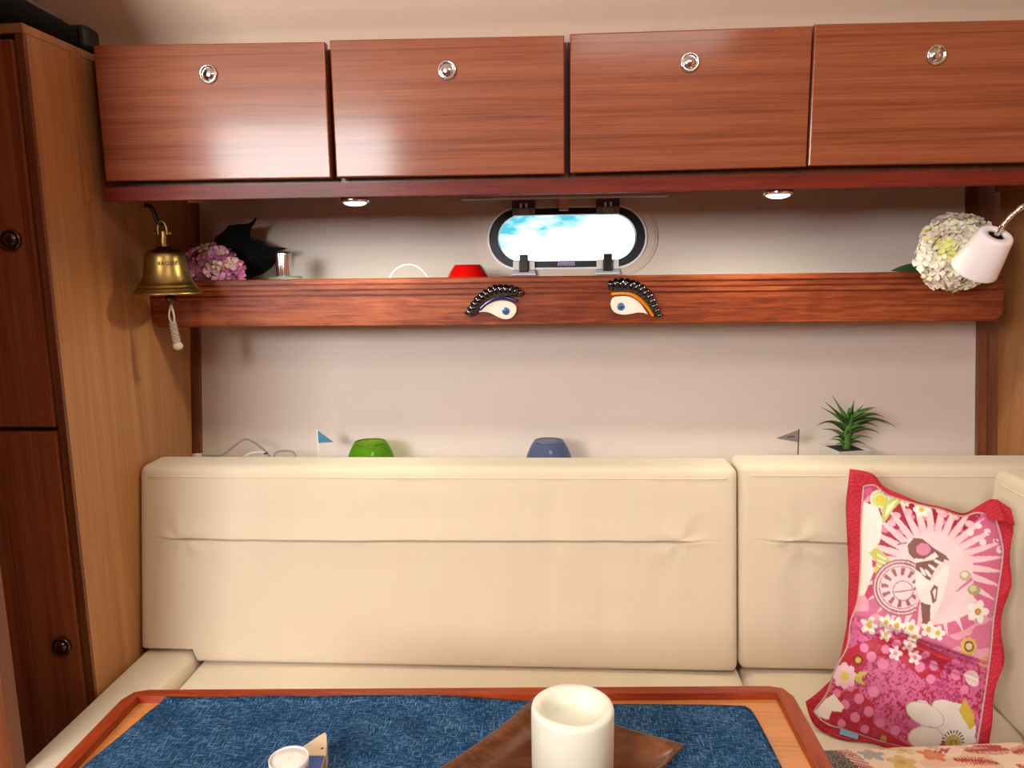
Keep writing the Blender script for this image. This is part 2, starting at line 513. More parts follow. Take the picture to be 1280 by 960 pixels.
M_FISHB = plain('blue_paint', S(40, 74, 140), rough=0.5, vary=0.2, scale=50)
M_FISHS = plain('bare_wood_edge', S(176, 150, 112), rough=0.6, vary=0.1, scale=50)
M_TEAL = plain('tealight_wax', S(240, 238, 228), rough=0.4, sss=0.2, vary=0.02)
M_FOIL = plain('tealight_foil', S(220, 220, 222), rough=0.3, metal=1.0)
M_LASH = plain('lash_black_ceramic', S(6, 6, 10), rough=0.1, coat=1.0)
M_LIDP = plain('eyelid_indigo', S(40, 20, 84), rough=0.15, coat=1.0)
M_LIDO = plain('eyelid_orange', S(226, 136, 14), rough=0.2, coat=1.0)
M_EYEW = plain('eyeball_white', S(232, 218, 206), rough=0.25, coat=0.6, vary=0.03)
M_IRIS = plain('iris_blue', S(48, 102, 160), rough=0.2, coat=0.6, vary=0.15, scale=400)
M_PUPIL = plain('pupil_navy', S(10, 40, 96), rough=0.2, coat=0.6)
M_LEAFG = plain('plant_leaf_green', S(62, 106, 34), rough=0.5, vary=0.35, scale=40)
M_LEAFD = plain('plant_leaf_dark', S(40, 66, 30), rough=0.5, vary=0.3, scale=40)
M_POT = plain('white_ceramic_pot', S(206, 198, 190), rough=0.4)
M_SOIL = plain('dark_soil', S(26, 16, 14), rough=0.95, bump=0.6, scale=300)
M_FLAGB = plain('blue_flag_cloth', S(72, 128, 160), rough=0.8)
M_FLAGG = plain('grey_flag_cloth', S(128, 116, 118), rough=0.8)
M_CABLE = plain('grey_cable', S(150, 140, 136), rough=0.6)
M_HYDP = [plain('hydrangea_petal_' + n, c, rough=0.7, vary=0.18, scale=150) for n, c in
          (('rose', S(206, 112, 156)), ('mauve', S(172, 96, 140)), ('pale', S(226, 170, 188)), ('cream', S(222, 212, 166)))]
M_HYDW = [plain('hydrangea_white_petal_' + n, c, rough=0.7, vary=0.08, scale=150) for n, c in
          (('ivory', S(240, 237, 222)), ('lime', S(222, 222, 140)), ('blush', S(222, 200, 198)), ('cream', S(230, 226, 198)))]
M_STEM = plain('flower_stem_green', S(50, 80, 36), rough=0.6)
M_PRINT = attr_mat('printed_cotton', rough=0.5)
M_FLANGE = dotted('crimson_polka_cotton', S(178, 16, 42), S(210, 84, 104), 330.0, 0.24)
M_PIPE = striped('candy_piping', S(240, 220, 214), S(120, 14, 36), 300.0)
M_TAGB = plain('blue_woven_tag', S(128, 178, 206), rough=0.7)
M_GREYT = plain('jar_frosted_grey', S(140, 150, 142), rough=0.3, trans=0.2)

# ------------------------------------------------------------------ the cabin shell
def wallY(z):
    return 1.60 + 0.138 * (z - 0.784)
def onwall(x, z, off):
    return (x, wallY(z) - off, z)
XL, XR = -0.80, 0.905
def stadium(cx, cz, hw, hh, n=24):
    p = []
    for k in range(n + 1):
        a = PI / 2 - PI * k / n
        p.append((cx + hw - hh + hh * math.cos(a), cz + hh * math.sin(a)))
    for k in range(n + 1):
        a = -PI / 2 - PI * k / n
        p.append((cx - hw + hh + hh * math.cos(a), cz + hh * math.sin(a)))
    return p
PX, PZ = 0.0202, 1.2475
def wall_hull():
    hole = stadium(PX, PZ, 0.158, 0.0555)
    bm = bmesh.new()
    rect = [(XL - .14, -0.05), (XR + .06, -0.05), (XR + .06, 1.72), (XL - .14, 1.72)]
    ro = []
    for i in range(4):
        a, b = rect[i], rect[(i + 1) % 4]
        for k in range(10):
            ro.append((a[0] + (b[0] - a[0]) * k / 10, a[1] + (b[1] - a[1]) * k / 10))
    ed = []
    for loop in (ro, hole):
        vs = [bm.verts.new(onwall(x, z, 0)) for x, z in loop]
        for i in range(len(vs)):
            ed.append(bm.edges.new((vs[i], vs[(i + 1) % len(vs)])))
    bmesh.ops.triangle_fill(bm, use_beauty=True, edges=ed)
    r = bmesh.ops.extrude_face_region(bm, geom=bm.faces[:])
    for g in r['geom']:
        if isinstance(g, bmesh.types.BMVert): g.co.y += 0.05
    bmesh.ops.recalc_face_normals(bm, faces=bm.faces[:])
    v, f = bm_out(bm)
    tag(mk('wall_back', v, f, M_LIN), 'pale vinyl hull lining behind the settee', kind='structure')
wall_hull()
CEIL = [(1.80, 1.555), (1.50, 1.575), (1.43, 1.62), (1.36, 1.69), (1.25, 1.77), (1.10, 1.83), (0.80, 1.89), (0.30, 1.915), (-1.25, 1.915)]
def ceiling():
    P = [(p.x, p.y) for p in smooth_pts([(a, b, 0) for a, b in CEIL], 5)]
    V, F = [], []
    n = len(P)
    for k, up in enumerate((0.0, 0.04)):
        for x in (-2.25, XR + .05):
            V += [(x, y, z + up) for y, z in P]
    for i in range(n - 1):
        F.append((i, i + 1, n + i + 1, n + i))
        F.append((2 * n + i, 3 * n + i, 3 * n + i + 1, 2 * n + i + 1))
    tag(mk('ceiling', V, F, M_CEIL, None, smooth=True), 'beige padded headliner above the lockers', kind='structure')
ceiling()
tag(box('floor', -2.25, XR + .05, -1.25, 1.5, -0.04, 0.0, M_FLOOR), 'dark wooden cabin sole', kind='structure')
# the port side beyond the tall locker, the after bulkhead with the companionway opening, the forward bulkhead
tag(box('wall_left', -2.27, -2.22, -1.25, 1.75, 0.0, 1.94, M_SIDE), 'wood bulkhead at the far side of the passage', kind='structure')
def wall_aft():
    v, f = merge(box_g(-2.25, -1.70, -1.27, -1.22, 0, 1.94), box_g(-0.80, XR + .05, -1.27, -1.22, 0, 1.94), box_g(-1.70, -0.80, -1.27, -1.22, 0, 1.36))
    tag(mk('wall_aft', v, f, M_SIDE), 'after bulkhead with the companionway opening', kind='structure')
wall_aft()
prs = [(y, z) for (y, z) in ((-1.25, 0), (wallY(0) - .02, 0), (wallY(1.70) - .02, 1.70), (0.2, 1.92), (-1.25, 1.92))]
tag(prism('wall_right', prs, XR, XR + 0.04, lambda a, b, d: (d, a, b), M_SIDE), 'cherry wood bulkhead beside the white reading lamp', kind='structure')
# corner trims between lining and bulkheads
def slat(name, x0, x1, z0, z1, p0, p1, mat, label):
    poly = [(wallY(z0) - p1, z0), (wallY(z0) - p0, z0), (wallY(z1) - p0, z1), (wallY(z1) - p1, z1)]
    tag(prism(name, poly, x0, x1, lambda a, b, d: (d, a, b), mat), label, kind='structure')
slat('trim_1', -0.806, -0.789, 0.72, 1.335, 0.0, 0.012, M_TRIM, 'brown wooden corner strip beside the pink hydrangea')
slat('trim_2', -0.835, -0.806, 0.72, 1.335, 0.0, 0.001, M_TRIM, 'recessed groove strip between tall locker and lining')
slat('trim_3', 0.870, 0.887, 0.72, 1.085, 0.0, 0.012, M_TRIM, 'brown wooden corner strip below the shelf end')
slat('trim_4', 0.887, 0.950, 0.72, 1.085, 0.0, 0.001, M_TRIM, 'recessed groove strip below the shelf end')
slat('trim_5', 0.846, 0.866, 1.085, 1.345, 0.0, 0.012, M_TRIM, 'brown wooden corner strip behind the white hydrangea')
slat('trim_6', 0.866, 0.950, 1.085, 1.345, 0.0, 0.001, M_TRIM, 'recessed groove strip behind the white hydrangea')
tag(box('trim_7', XR - .006, XR, 1.30, 1.665, 1.325, 1.345, M_SIDE), 'thin wooden cleat along the top of the bulkhead', kind='structure')
# ledge behind the backrests on which small things stand
LEDGE = 0.745
prs = [(1.445, 0.42), (wallY(.42) - .005, 0.42), (wallY(LEDGE) - .002, LEDGE), (1.445, LEDGE)]
tag(prism('ledge', prs, -0.789, 0.868, lambda a, b, d: (d, a, b), M_LIN), 'narrow pale ledge behind the settee backrests', kind='structure')

# ------------------------------------------------------------------ tall locker
def tall_locker():
    t = empty('tall_locker', (-1.1, 1.38, 0.0), 'tall dark cherry locker with two doors beside the brass bell', 'locker')
    # side panel whose rear edge follows the hull
    p = [(1.172, 0.0), (wallY(0) - .028, 0.0), (wallY(1.548) - .028, 1.548), (1.172, 1.548)]
    prism('side_panel', p, XL - 0.018, XL, lambda a, b, d: (d, a, b), M_SIDE, t)
    box('body', -1.42, XL - .0185, 1.190, 1.52, 0.0, 1.546, M_TALL, t)
    box('face_frame', XL - .0135, XL - 0.0005, 1.166, 1.1725, 0.0, 1.548, M_TRIM, t, bev=.001)
    box('top_cap', -1.42, XL + .001, 1.165, 1.560, 1.548, 1.562, M_SIDE, t, bev=.0015)
    box('end_post', XL - .003, XL + .004, 1.276, 1.298, 1.308, 1.560, M_SIDE, t, bev=.001)
    for z0, z1, kx, kz in ((0.942, 1.540, -0.853, 1.243), (0.10, 0.934, -0.847, 0.561)):
        d = box('door', -1.40, XL - .0185, 1.165, 1.185, z0, z1, M_TALL, t, bev=.0025)
        m = Matrix.Translation((kx, 1.165, kz)) @ Matrix.Rotation(PI / 2, 4, 'X')
        k = lathe('knob', [(0, .0115), (.006, .0112), (.0092, .0095), (.0098, .007), (.0118, .0068), (.0135, .0085), (.0158, .0078), (.0168, .005), (.0160, 0.0), (.0, 0.0)], M_KNOB, d, 40, m)
        tag(k, 'dark glossy round push knob')
tall_locker()

# ------------------------------------------------------------------ overhead lockers
def overhead():
    DY = 1.30
    specs = [(-0.7735, -0.3808, 1.3440, 1.3420, 1.5645, 1.5590, -0.5786, 1.5131, 'next to the tall dark cabinet'),
             (-0.3718, 0.0120, 1.3425, 1.3415, 1.5612, 1.5575, -0.1789, 1.5087, 'above the red bowl'),
             (0.0216, 0.4036, 1.3425, 1.3450, 1.5595, 1.5603, 0.2125, 1.5104, 'above the orange lidded eye'),
             (0.4068, 0.8960, 1.3460, 1.3440, 1.5625, 1.5580, 0.5953, 1.5107, 'above the white hydrangea')]
    edges = [-0.792, -0.3763, 0.0168, 0.4052, 0.904]
    for i, (x0, x1, zb0, zb1, zt0, zt1, lx, lz, where) in enumerate(specs):
        t = empty('overhead_locker', ((x0 + x1) / 2, 1.47, 1.333), 'cherry wood overhead locker with round chrome latch, ' + where, 'locker', 'row of overhead lockers')
        p = [(DY + .036, 1.3350), (1.3635, 1.3350), (1.3635, 1.3490), (wallY(1.3490) - .002, 1.3490), (wallY(1.556) - .002, 1.556), (DY + .036, 1.556)]
        prism('body', p, edges[i] + .0004, edges[i + 1] - .0004, lambda a, b, d: (d, a, b), M_TRIM, t)
        poly = [(x0, zb0), (x1, zb1), (x1, zt1), (x0, zt0)]
        d = prism('door', poly, DY + .018, DY, lambda a, b, q: (a, q, b), M_DOOR, t, bev=.0022)
        m = Matrix.Translation((lx, DY, lz)) @ Matrix.Rotation(PI / 2, 4, 'X')
        l = lathe('latch', [(.0, .0058), (.0045, .0054), (.0085, .0042), (.0103, .0022), (.0108, .0020), (.0118, .0042), (.0138, .0048), (.0152, .0034), (.0158, .0), (.0, .0)], M_CHROME, d, 40, m)
        tag(l, 'round chrome push latch')
overhead()
fa = empty('fascia_rail', (0.0, 1.31, 1.309), 'dark red mahogany rail running under the overhead lockers', 'rail')
prism('front_board', [(1.2985, 1.3105), (1.3005, 1.3095), (1.362, 1.3142), (1.362, 1.3335), (1.2985, 1.3335)], -0.7795, 0.9045, lambda a, b, d: (d, a, b), M_MAHO, fa)

# ------------------------------------------------------------------ puck lights (their own lamp inside)
def puck(x, y, label):
    t = empty('puck_light', (x, y, 1.296), label, 'light', 'puck lights under the lockers')
    m = Matrix.Translation((x, y, 1.3122)) @ Matrix.Rotation(PI, 4, 'X')
    lathe('rim', [(.0, 0), (.0245, 0), (.0248, .006), (.0240, .0085), (.0205, .0095), (.0200, .0085), (0, .0082)], M_CHROME, t, 40, m)
    lathe('lens', [(.0, .0145), (.008, .0142), (.014, .0130), (.0185, .0108), (.0198, .0088), (0, .0086)], M_LENS, t, 40, m)
    d = bpy.data.lights.new('puck_lamp', 'SPOT'); d.spot_size = math.radians(170); d.spot_blend = 0.5; d.shadow_soft_size = .018; d.energy = 10.0; d.color = (0.97, 0.97, 0.74)
    o = bpy.data.objects.new('puck_lamp', d); C.objects.link(o); o.parent = t; o.location = (0, 0, 0.0002)
puck(-0.350, 1.334, 'lit chrome rimmed puck light above the white cable loop')
puck(0.370, 1.334, 'lit chrome rimmed puck light between portlight and white hydrangea')

# ------------------------------------------------------------------ portlight
def ring_g(o, i, d0, d1):
    n = len(o)
    V = [onwall(*p, d1) for p in o] + [onwall(*p, d1) for p in i] + [onwall(*p, d0) for p in o] + [onwall(*p, d0) for p in i]
    F = []
    for k in range(n):
        j = (k + 1) % n
        F += [(k, j, n + j, n + k), (2 * n + k, 2 * n + j, j, k), (n + k, n + j, 3 * n + j, 3 * n + k), (3 * n + k, 3 * n + j, 2 * n + j, 2 * n + k)]
    return V, F
def portlight():
    t = empty('window_1', (PX, wallY(PZ), PZ - .08), 'oblong portlight with black gasket and clamps', kind='structure')
    st = lambda hw, hh: stadium(PX, PZ, hw, hh)
    v, f = merge(ring_g(st(.1930, .0805), st(.168, .0655), 0.0, .0042), ring_g(st(.1875, .0755), st(.168, .0655), 0.0, .0062))
    mk('flange', v, f, M_FRAMEW, t)
    v, f = merge(ring_g(st(.1702, .0668), st(.1660, .0627), -.01, .010), ring_g(st(.1690, .0655), st(.1664, .0630), -.01, .0112))
    mk('bezel', v, f, M_BEZEL, t)
    v, f = ring_g(st(.1658, .0625), st(.1480, .0488), -.03, .0065)
    mk('gasket', v, f, M_GASK, t)
    s = st(.1485, .0493); n = len(s)
    V = [onwall(*p, -.004) for p in s] + [onwall(*p, -.010) for p in s]
    F = [tuple(range(n)), tuple(range(n, 2 * n))[::-1]] + [(k, n + k, n + (k + 1) % n, (k + 1) % n) for k in range(n)]
    mk('glass', V, F, M_GLASS, t)
    def wb(x0, x1, z0, z1, d0, d1, b=.0012):
        return prism_g([(x0, z0), (x1, z0), (x1, z1), (x0, z1)], d0, d1, onwall, b)
    for x in (-0.0715, 0.1070):
        h = mk('hinge', *wb(x - .0245, x + .0245, 1.3085, 1.3262, .004, .020), M_HINGE, t)
        mk('plate', *wb(x - .0235, x + .0235, 1.2945, 1.3098, .008, .0205), M_GREYPL, h)
        mk('pin', *merge(wb(x - .008, x - .0035, 1.311, 1.320, .018, .0225), wb(x + .0035, x + .008, 1.311, 1.320, .018, .0225)), M_BEZEL, h)
        for s in (-1, 1):
            mk('groove', *merge(*[wb(x + s * .0165 - .0055, x + s * .0165 + .0055, z, z + .0012, .019, .0209, 0) for z in (1.298, 1.302, 1.306)]), M_BLKPL, h)
    for x in (-0.0715, 0.1065):
        l = mk('latch', *merge(wb(x - .0245, x + .0245, 1.1725, 1.1800, .004, .019), wb(x - .022, x + .022, 1.1800, 1.2005, .006, .011)), M_GREYPL, t)
        mk('clear_plate', *merge(wb(x - .0235, x - .010, 1.1805, 1.2000, .0105, .0145), wb(x + .010, x + .0235, 1.1805, 1.2000, .0105, .0145)), M_WHITEPL, l)
        mk('lever', *prism_g([(x - .0105, 1.1765), (x + .0095, 1.1765), (x + .0085, 1.2125), (x - .0085, 1.2125)], .011, .024, onwall, .002), M_BLKPL, l)
        mk('white_edge', *wb(x - .0255, x + .0255, 1.1698, 1.1728, .004, .019), M_BEZEL, l)
    mk('sticker', *wb(.0005, .0370, 1.1885, 1.1965, .006, .0070, 0), M_PURPLE, t)
    mk('sticker_print', *merge(*[wb(.004 + k * .0048, .0066 + k * .0048, 1.1895, 1.1925, .0069, .0073, 0) for k in range(7)]), M_PURPINK, t)
portlight()
bl = empty('window_blind', (0.015, wallY(1.33) - .012, 1.326), 'folded white blind with thin rail above the portlight', 'blind')
def wb2(x0, x1, z0, z1, d0, d1, b=.0008):
    return prism_g([(x0, z0), (x1, z0), (x1, z1), (x0, z1)], d0, d1, onwall, b)
mk('bottom_rail', *wb2(-.2010, .2316, 1.3280, 1.3318, .023, .034), M_BEZEL, bl)
zz = []
for k in range(5):
    zz.append(wb2(-.197, .228, 1.3314 + k * .0022, 1.3332 + k * .0022, .020 - (k % 2) * .004, .029 - (k % 2) * .004, 0))
mk('pleats', *merge(*zz), M_BEZEL, bl)
mk('pull_clip', *wb2(.0035, .0235, 1.3035, 1.3282, .0125, .026, .002), M_PINKCLIP, bl)

# ------------------------------------------------------------------ shelf
SHZ = 1.125
def shelf():
    t = empty('shelf', (0.0, 1.55, 1.078), 'long mahogany shelf with grooved fiddle board below the portlight', 'shelf')
    x0, x1 = -0.7985, 0.8185
    prof = [(1.458, 1.0785), (1.476, 1.0785), (1.476, 1.1695), (1.459, 1.1705), (1.456, 1.1685), (1.456, 1.1605), (1.459, 1.1595), (1.459, 1.1575), (1.456, 1.1565), (1.456, 1.1500), (1.4592, 1.1490), (1.4592, 1.1470), (1.456, 1.1460), (1.456, 1.1395), (1.4592, 1.1385), (1.4592, 1.1365), (1.456, 1.1355), (1.456, 1.0805)]
    bm = bmesh.new()
    xs = [x0, x0 + .010] + [x0 + .010 + (x1 - x0 - .02) * k / 30 for k in range(1, 31)] + [x1]
    rows = []
    for i, x in enumerate(xs):
        cut = .012 if i in (0, len(xs) - 1) else 0.0
        rows.append([bm.verts.new((x, y, max(z, 1.0785 + cut) if z < 1.1 else z)) for y, z in prof])
    n = len(prof)
    for a, b in zip(rows, rows[1:]):
        for k in range(n):
            j = (k + 1) % n
            bm.faces.new((a[k], a[j], b[j], b[k]))
    bm.faces.new(rows[0]); bm.faces.new(rows[-1][::-1])
    bmesh.ops.recalc_face_normals(bm, faces=bm.faces[:])
    mk('fiddle_board', *bm_out(bm), M_FIG, t)
    p = [(1.4762, SHZ - .018), (wallY(SHZ - .018) - .013, SHZ - .018), (wallY(SHZ) - .013, SHZ), (1.4762, SHZ)]
    prism('shelf_board', p, -0.7985, 0.8185, lambda a, b, d: (d, a, b), M_MAHO, t)
shelf()

# ------------------------------------------------------------------ settee
CUSH_N = {}
def backrest(name, x0, x1, Yb, zb, Yt, zt, th, label, crease=None, wrinkle=0.0026, r=.015, notch=None, mat=None, seed=0.0):
    """upright cushion: front face runs from (Yb,zb) at its foot to (Yt,zt) at its top"""
    t = empty(name, ((x0 + x1) / 2, Yb + th * .5, zb), label, 'cushion', 'settee back cushions')
    L = math.hypot(Yt - Yb, zt - zb)
    hx, hy, hz = (x1 - x0) / 2, th / 2, L / 2
    zx = [crease[2] - hz + .001 * q for q in range(-12, 13)] if crease else ()
    V, F = rbox_g(hx, hy, hz, r, .0075, zx)
    up = Vector((0, (Yt - Yb) / L, (zt - zb) / L))
    nf = Vector((0, -1, 0))      # out of the front
    c = Vector(((x0 + x1) / 2, (Yb + Yt) / 2, (zb + zt) / 2)) - nf * hy
    out = []
    for p in V:
        q = p.copy()
        wx = c.x + p.x
        s = p.z + hz
        if p.y < 0:
            w = min(1.0, max(0.0, (-p.y) / hy))
            e = max(0, 1 - (p.x / hx) ** 4) * max(0, 1 - (p.z / hz) ** 4)
            dy = 0.006 * e
            dy += wrinkle * e * (mnoise.noise((wx * 16 + seed, s * 2.2, 0)) + .6 * mnoise.noise((wx * 34 + seed, s * 3.5, 3)))
            if crease:
                xa, xb, sc = crease
                k = 1.0
                if wx < xa: k = max(0.0, 1 - (xa - wx) / .05)
                if wx > xb: k = max(0.0, 1 - (wx - xb) / .035)
                line = sc + .0020 * math.sin(wx * 5 + 1)
                dd = s - line
                # the cloth above folds over the tuck, a thin slit below it
                dy += k * .0045 * math.exp(-((max(dd, 0)) / .030) ** 2) * (1 if dd > 0 else math.exp(-(dd / .0012) ** 2))
                dy -= k * .0150 * math.exp(-((dd + .0018) / .0016) ** 2)
                dy += k * .0015 * math.exp(-((dd + .020) / .014) ** 2)
                dy -= .0010 * math.exp(-(dd / .0014) ** 2) * e
                for xe in (xa, xb):       # puckers at the ends of the tuck
                    rr = math.hypot(wx - xe, dd)
                    ang = math.atan2(dd, (wx - xe) * (1 if xe == xb else -1))
                    dy += .0022 * math.exp(-(rr / .045) ** 2) * math.cos(5 * ang) * min(1, rr / .012)
            q.y -= dy * w
        if notch and wx < notch[0]:
            if s < notch[1] + .01:
                q.z = -hz + notch[1] + (s) * .35
        out.append(c + Vector((1, 0, 0)) * q.x + up * q.z - nf * q.y)
    cv = mk('cover', out, F, mat or M_CUSH, t, smooth=True)
    # seam welt along the top edge of the front panel and down its sides
    pts = []
    i0, i1 = x0 + .008, x1 - .008
    zs = hz - .020
    fp = lambda x, s, o=.0005: c + Vector((x - c.x, 0, 0)) + up * s + nf * (hy + o)
    for k in range(60):
        x = i0 + .012 + (i1 - i0 - .024) * k / 59
        e = max(0, 1 - ((x - c.x) / hx) ** 4) * max(0, 1 - (zs / hz) ** 4)
        pts.append(fp(x, zs, .006 * e - .0006))
    tube('welt', pts, .0016, M_CUSH, cv, 8)
    return t
backrest('back_cushion', -0.7993, 0.3262, 1.302, 0.4525, 1.360, 0.823, .085,
         'wide cream settee back cushion with a long horizontal tuck', crease=(-0.712, 0.222, 0.2405), notch=(-.692, .0240))
backrest('back_cushion', 0.3300, 0.8950, 1.314, 0.4525, 1.362, 0.829, .085,
         'cream back cushion behind the red patterned pillow', crease=(0.430, 0.80, 0.242), seed=5.0)
def side_backrest():
    t = empty('back_cushion', (0.82, 1.0, 0.452), 'pale side back cushion against the bulkhead, right of the pillow', 'cushion', 'settee back cushions')
    y0, y1, zb, zt = 0.30, 1.300, 0.4525, 0.842
    L = zt - zb
    V, F = rbox_g((y1 - y0) / 2, .062, L / 2, .015, .010)
    lean = math.atan2(.018, L)
    out = []
    for p in V:
        e = max(0, 1 - (p.x / ((y1 - y0) / 2)) ** 4) * max(0, 1 - (p.z / (L / 2)) ** 4)
        y = p.y - (0.006 * e if p.y < 0 else 0)
        yy = p.x; zz2 = p.z
        x = .730 + .062 + y + (zz2) * math.tan(lean)
        out.append((min(x, XR - .001), (y0 + y1) / 2 + yy, zb + L / 2 + zz2))
    cv = mk('cover', out, F, M_CUSH, t, smooth=True)
    pts = [(.730 + (L / 2 - .022) * math.tan(lean) - .0005, y1 - .03 - k * .02, zt - .022) for k in range(46)]
    tube('welt', pts, .0016, M_CUSH, cv, 8)
side_backrest()
def seat_cushion(x0, x1, y0, y1, z0, z1, label, mat=None, r=.025):
    hx, hy, hz = (x1 - x0) / 2, (y1 - y0) / 2, (z1 - z0) / 2
    V, F = rbox_g(hx, hy, hz, r, .018)
    out = []
    for p in V:
        e = max(0, 1 - (p.x / hx) ** 4) * max(0, 1 - (p.y / hy) ** 4)
        out.append((p.x + (x0 + x1) / 2, p.y + (y0 + y1) / 2, p.z + (z0 + z1) / 2 + (.004 * e if p.z > 0 else 0)))
    o = mk('seat_cushion', out, F, mat or M_CUSH, None, smooth=True)
    tag(o, label, 'cushion', 'settee seat cushions')
    return o
seat_cushion(-0.7985, -0.6905, 0.30, 1.345, 0.35, 0.470, 'cream seat cushion strip beside the tall dark locker', r=.016)
seat_cushion(-0.6885, 0.3330, 0.83, 1.40, 0.345, 0.4475, 'cream seat cushion between the table and the wide backrest', r=.014)
seat_cushion(0.3350, 0.8950, 0.30, 1.40, 0.345, 0.4475, 'cream seat cushion under the red patterned pillow', mat=M_CUSH)
sb = empty('settee_base', (0.05, 1.1, 0.0), 'wooden settee base under the cream cushions', 'bench')
box('plinth', -0.7985, 0.8985, 0.85, 1.425, 0.0, 0.344, M_SIDE, sb)
box('plinth', -0.7985, -0.70, 0.32, 0.849, 0.0, 0.344, M_SIDE, sb)
box('plinth', 0.36, 0.8985, 0.32, 0.849, 0.0, 0.344, M_SIDE, sb)
# partition between the settee and the passage
pt = empty('partition', (-1.40, 0.95, 0.0), 'cherry wood partition whose edge stands at the settee end', 'partition')
box('panel', -2.21, -0.7965, 0.940, 0.960, 0.0, 1.85, M_DOOR, pt)
box('edge_strip', -0.7962, -0.7770, 0.937, 0.963, 0.0, 1.85, M_TRIM, pt, bev=.002)

# ------------------------------------------------------------------ table
BL, BR, FR, FL = (-0.513, 0.813), (0.2715, 0.851), (0.279, 0.13), (-0.506, 0.10)
TZ = 0.692
def table():
    t = empty('saloon_table', (-0.12, 0.48, 0.0), 'wooden saloon table with raised mahogany rails under the blue cloth', 'table')
    prism('table_top', [BL, BR, FR, FL], TZ - .025, TZ, lambda a, b, d: (a * .955 - .005, .48 + (b - .48) * .945, d), M_TOP, t)
    def inner(w):
        q = [Vector(p) for p in (BL, BR, FR, FL)]
        out = []
        for i in range(4):
            a, b, c = q[i - 1], q[i], q[(i + 1) % 4]
            d1, d2 = (b - a).normalized(), (c - b).normalized()
            n1, n2 = Vector((d1.y, -d1.x)), Vector((d2.y, -d2.x))
            k = (n1 + n2).normalized()
            out.append(b + k * (w / k.dot(n1)))
        return out
    I = inner(.0187); J = inner(.0192); O = [Vector(p) for p in (BL, BR, FR, FL)]
    # the outer corners are clipped round: two points per corner
    def clip(i, q):
        a, b = O[i], O[(i + q) % 4]
        return a + (b - a).normalized() * .022
    for i in range(4):
        j = (i + 1) % 4
        V = []
        def corner(k):
            m = O[k] * .42 + (clip(k, 1) + clip(k, -1)) * .29
            return m
        rows = [(corner(i), I[i], J[i]), (clip(i, 1), I[i].lerp(I[j], .012), J[i].lerp(J[j], .012)), (clip(j, -1), I[j].lerp(I[i], .012), J[j].lerp(J[i], .012)), (corner(j), I[j], J[j])]
        for (o, a, b) in rows:
            V += [(o.x, o.y, TZ - .032), (o.x, o.y, TZ + .0055), (o.x * .75 + a.x * .25, o.y * .75 + a.y * .25, TZ + .0085), (a.x, a.y, TZ + .0085), (b.x, b.y, TZ + .0002), (b.x, b.y, TZ - .032)]
        F = [(6 * r + k, 6 * r + (k + 1) % 6, 6 * r + 6 + (k + 1) % 6, 6 * r + 6 + k) for r in range(3) for k in range(6)] + [(5, 4, 3, 2, 1, 0), (18, 19, 20, 21, 22, 23)]
        mk('rail', V, F, M_RAIL if i in (0, 2) else M_RAILY, t)
    for x in (-.36, .12):
        v, f = merge(box_g(x - .05, x + .05, .42, .54, .03, TZ - .026, .006), box_g(x - .09, x + .09, .33, .63, 0, .03, .006))
        mk('leg', v, f, M_RAIL, t)
table()
def cloth():
    nx, ny = 110, 90
    V, F = [], []
    for j in range(ny + 1):
        b = j / ny
        for i in range(nx + 1):
            a = i / nx
            xa_ = -.468 + .687 * a
            yb = min(.8118 + .0012 * math.sin(a * 7), .813 + (xa_ + .513) * .0484 - .0187 - .0006)
            xl = -0.466 - .100 * b + .006 * math.exp(-(b / .012))
            xr = 0.2185 + .028 * b - .006 * math.exp(-(b / .010))
            yf = 0.20
            x = xl + (xr - xl) * a
            y = yb + (yf - yb) * b
            z = TZ + .0018
            z += .0012 * mnoise.noise((x * 14, y * 14, 1.0)) + .0010
            z += .0045 * math.exp(-(((x + .165) + .25 * (y - .74)) / .008) ** 2) * math.exp(-((y - .745) / .035) ** 2)
            z += .0040 * math.exp(-(((x + .205) + .3 * (y - .70)) / .010) ** 2) * math.exp(-((y - .70) / .04) ** 2)
            # where the back edge rides up on the rail
            yin = .813 + (x + .513) * .0484 - .0187
            ri = min(1.0, max(0.0, (y - yin + .009) / .009))
            z += .0058 * ri * ri * (3 - 2 * ri)
            V.append((x, y, z))
    for j in range(ny):
        for i in range(nx):
            k = j * (nx + 1) + i
            F.append((k, k + nx + 1, k + nx + 2, k + 1))
    n = len(V)
    V2 = [(x, y, z - .0016) for x, y, z in V]
    F2 = [tuple(q + n for q in f[::-1]) for f in F]
    rim = list(range(0, nx + 1)) + [j * (nx + 1) + nx for j in range(1, ny + 1)] + [ny * (nx + 1) + i for i in range(nx - 1, -1, -1)] + [j * (nx + 1) for j in range(ny - 1, 0, -1)]
    F3 = [(rim[k], rim[(k + 1) % len(rim)], rim[(k + 1) % len(rim)] + n, rim[k] + n) for k in range(len(rim))]
    o = mk('table_cloth', V + V2, F + F2 + F3, M_DENIM, None, smooth=True)
    tag(o, 'blue denim-like woven cloth spread on the table', 'tablecloth')
cloth()
CLZ = TZ + .0045

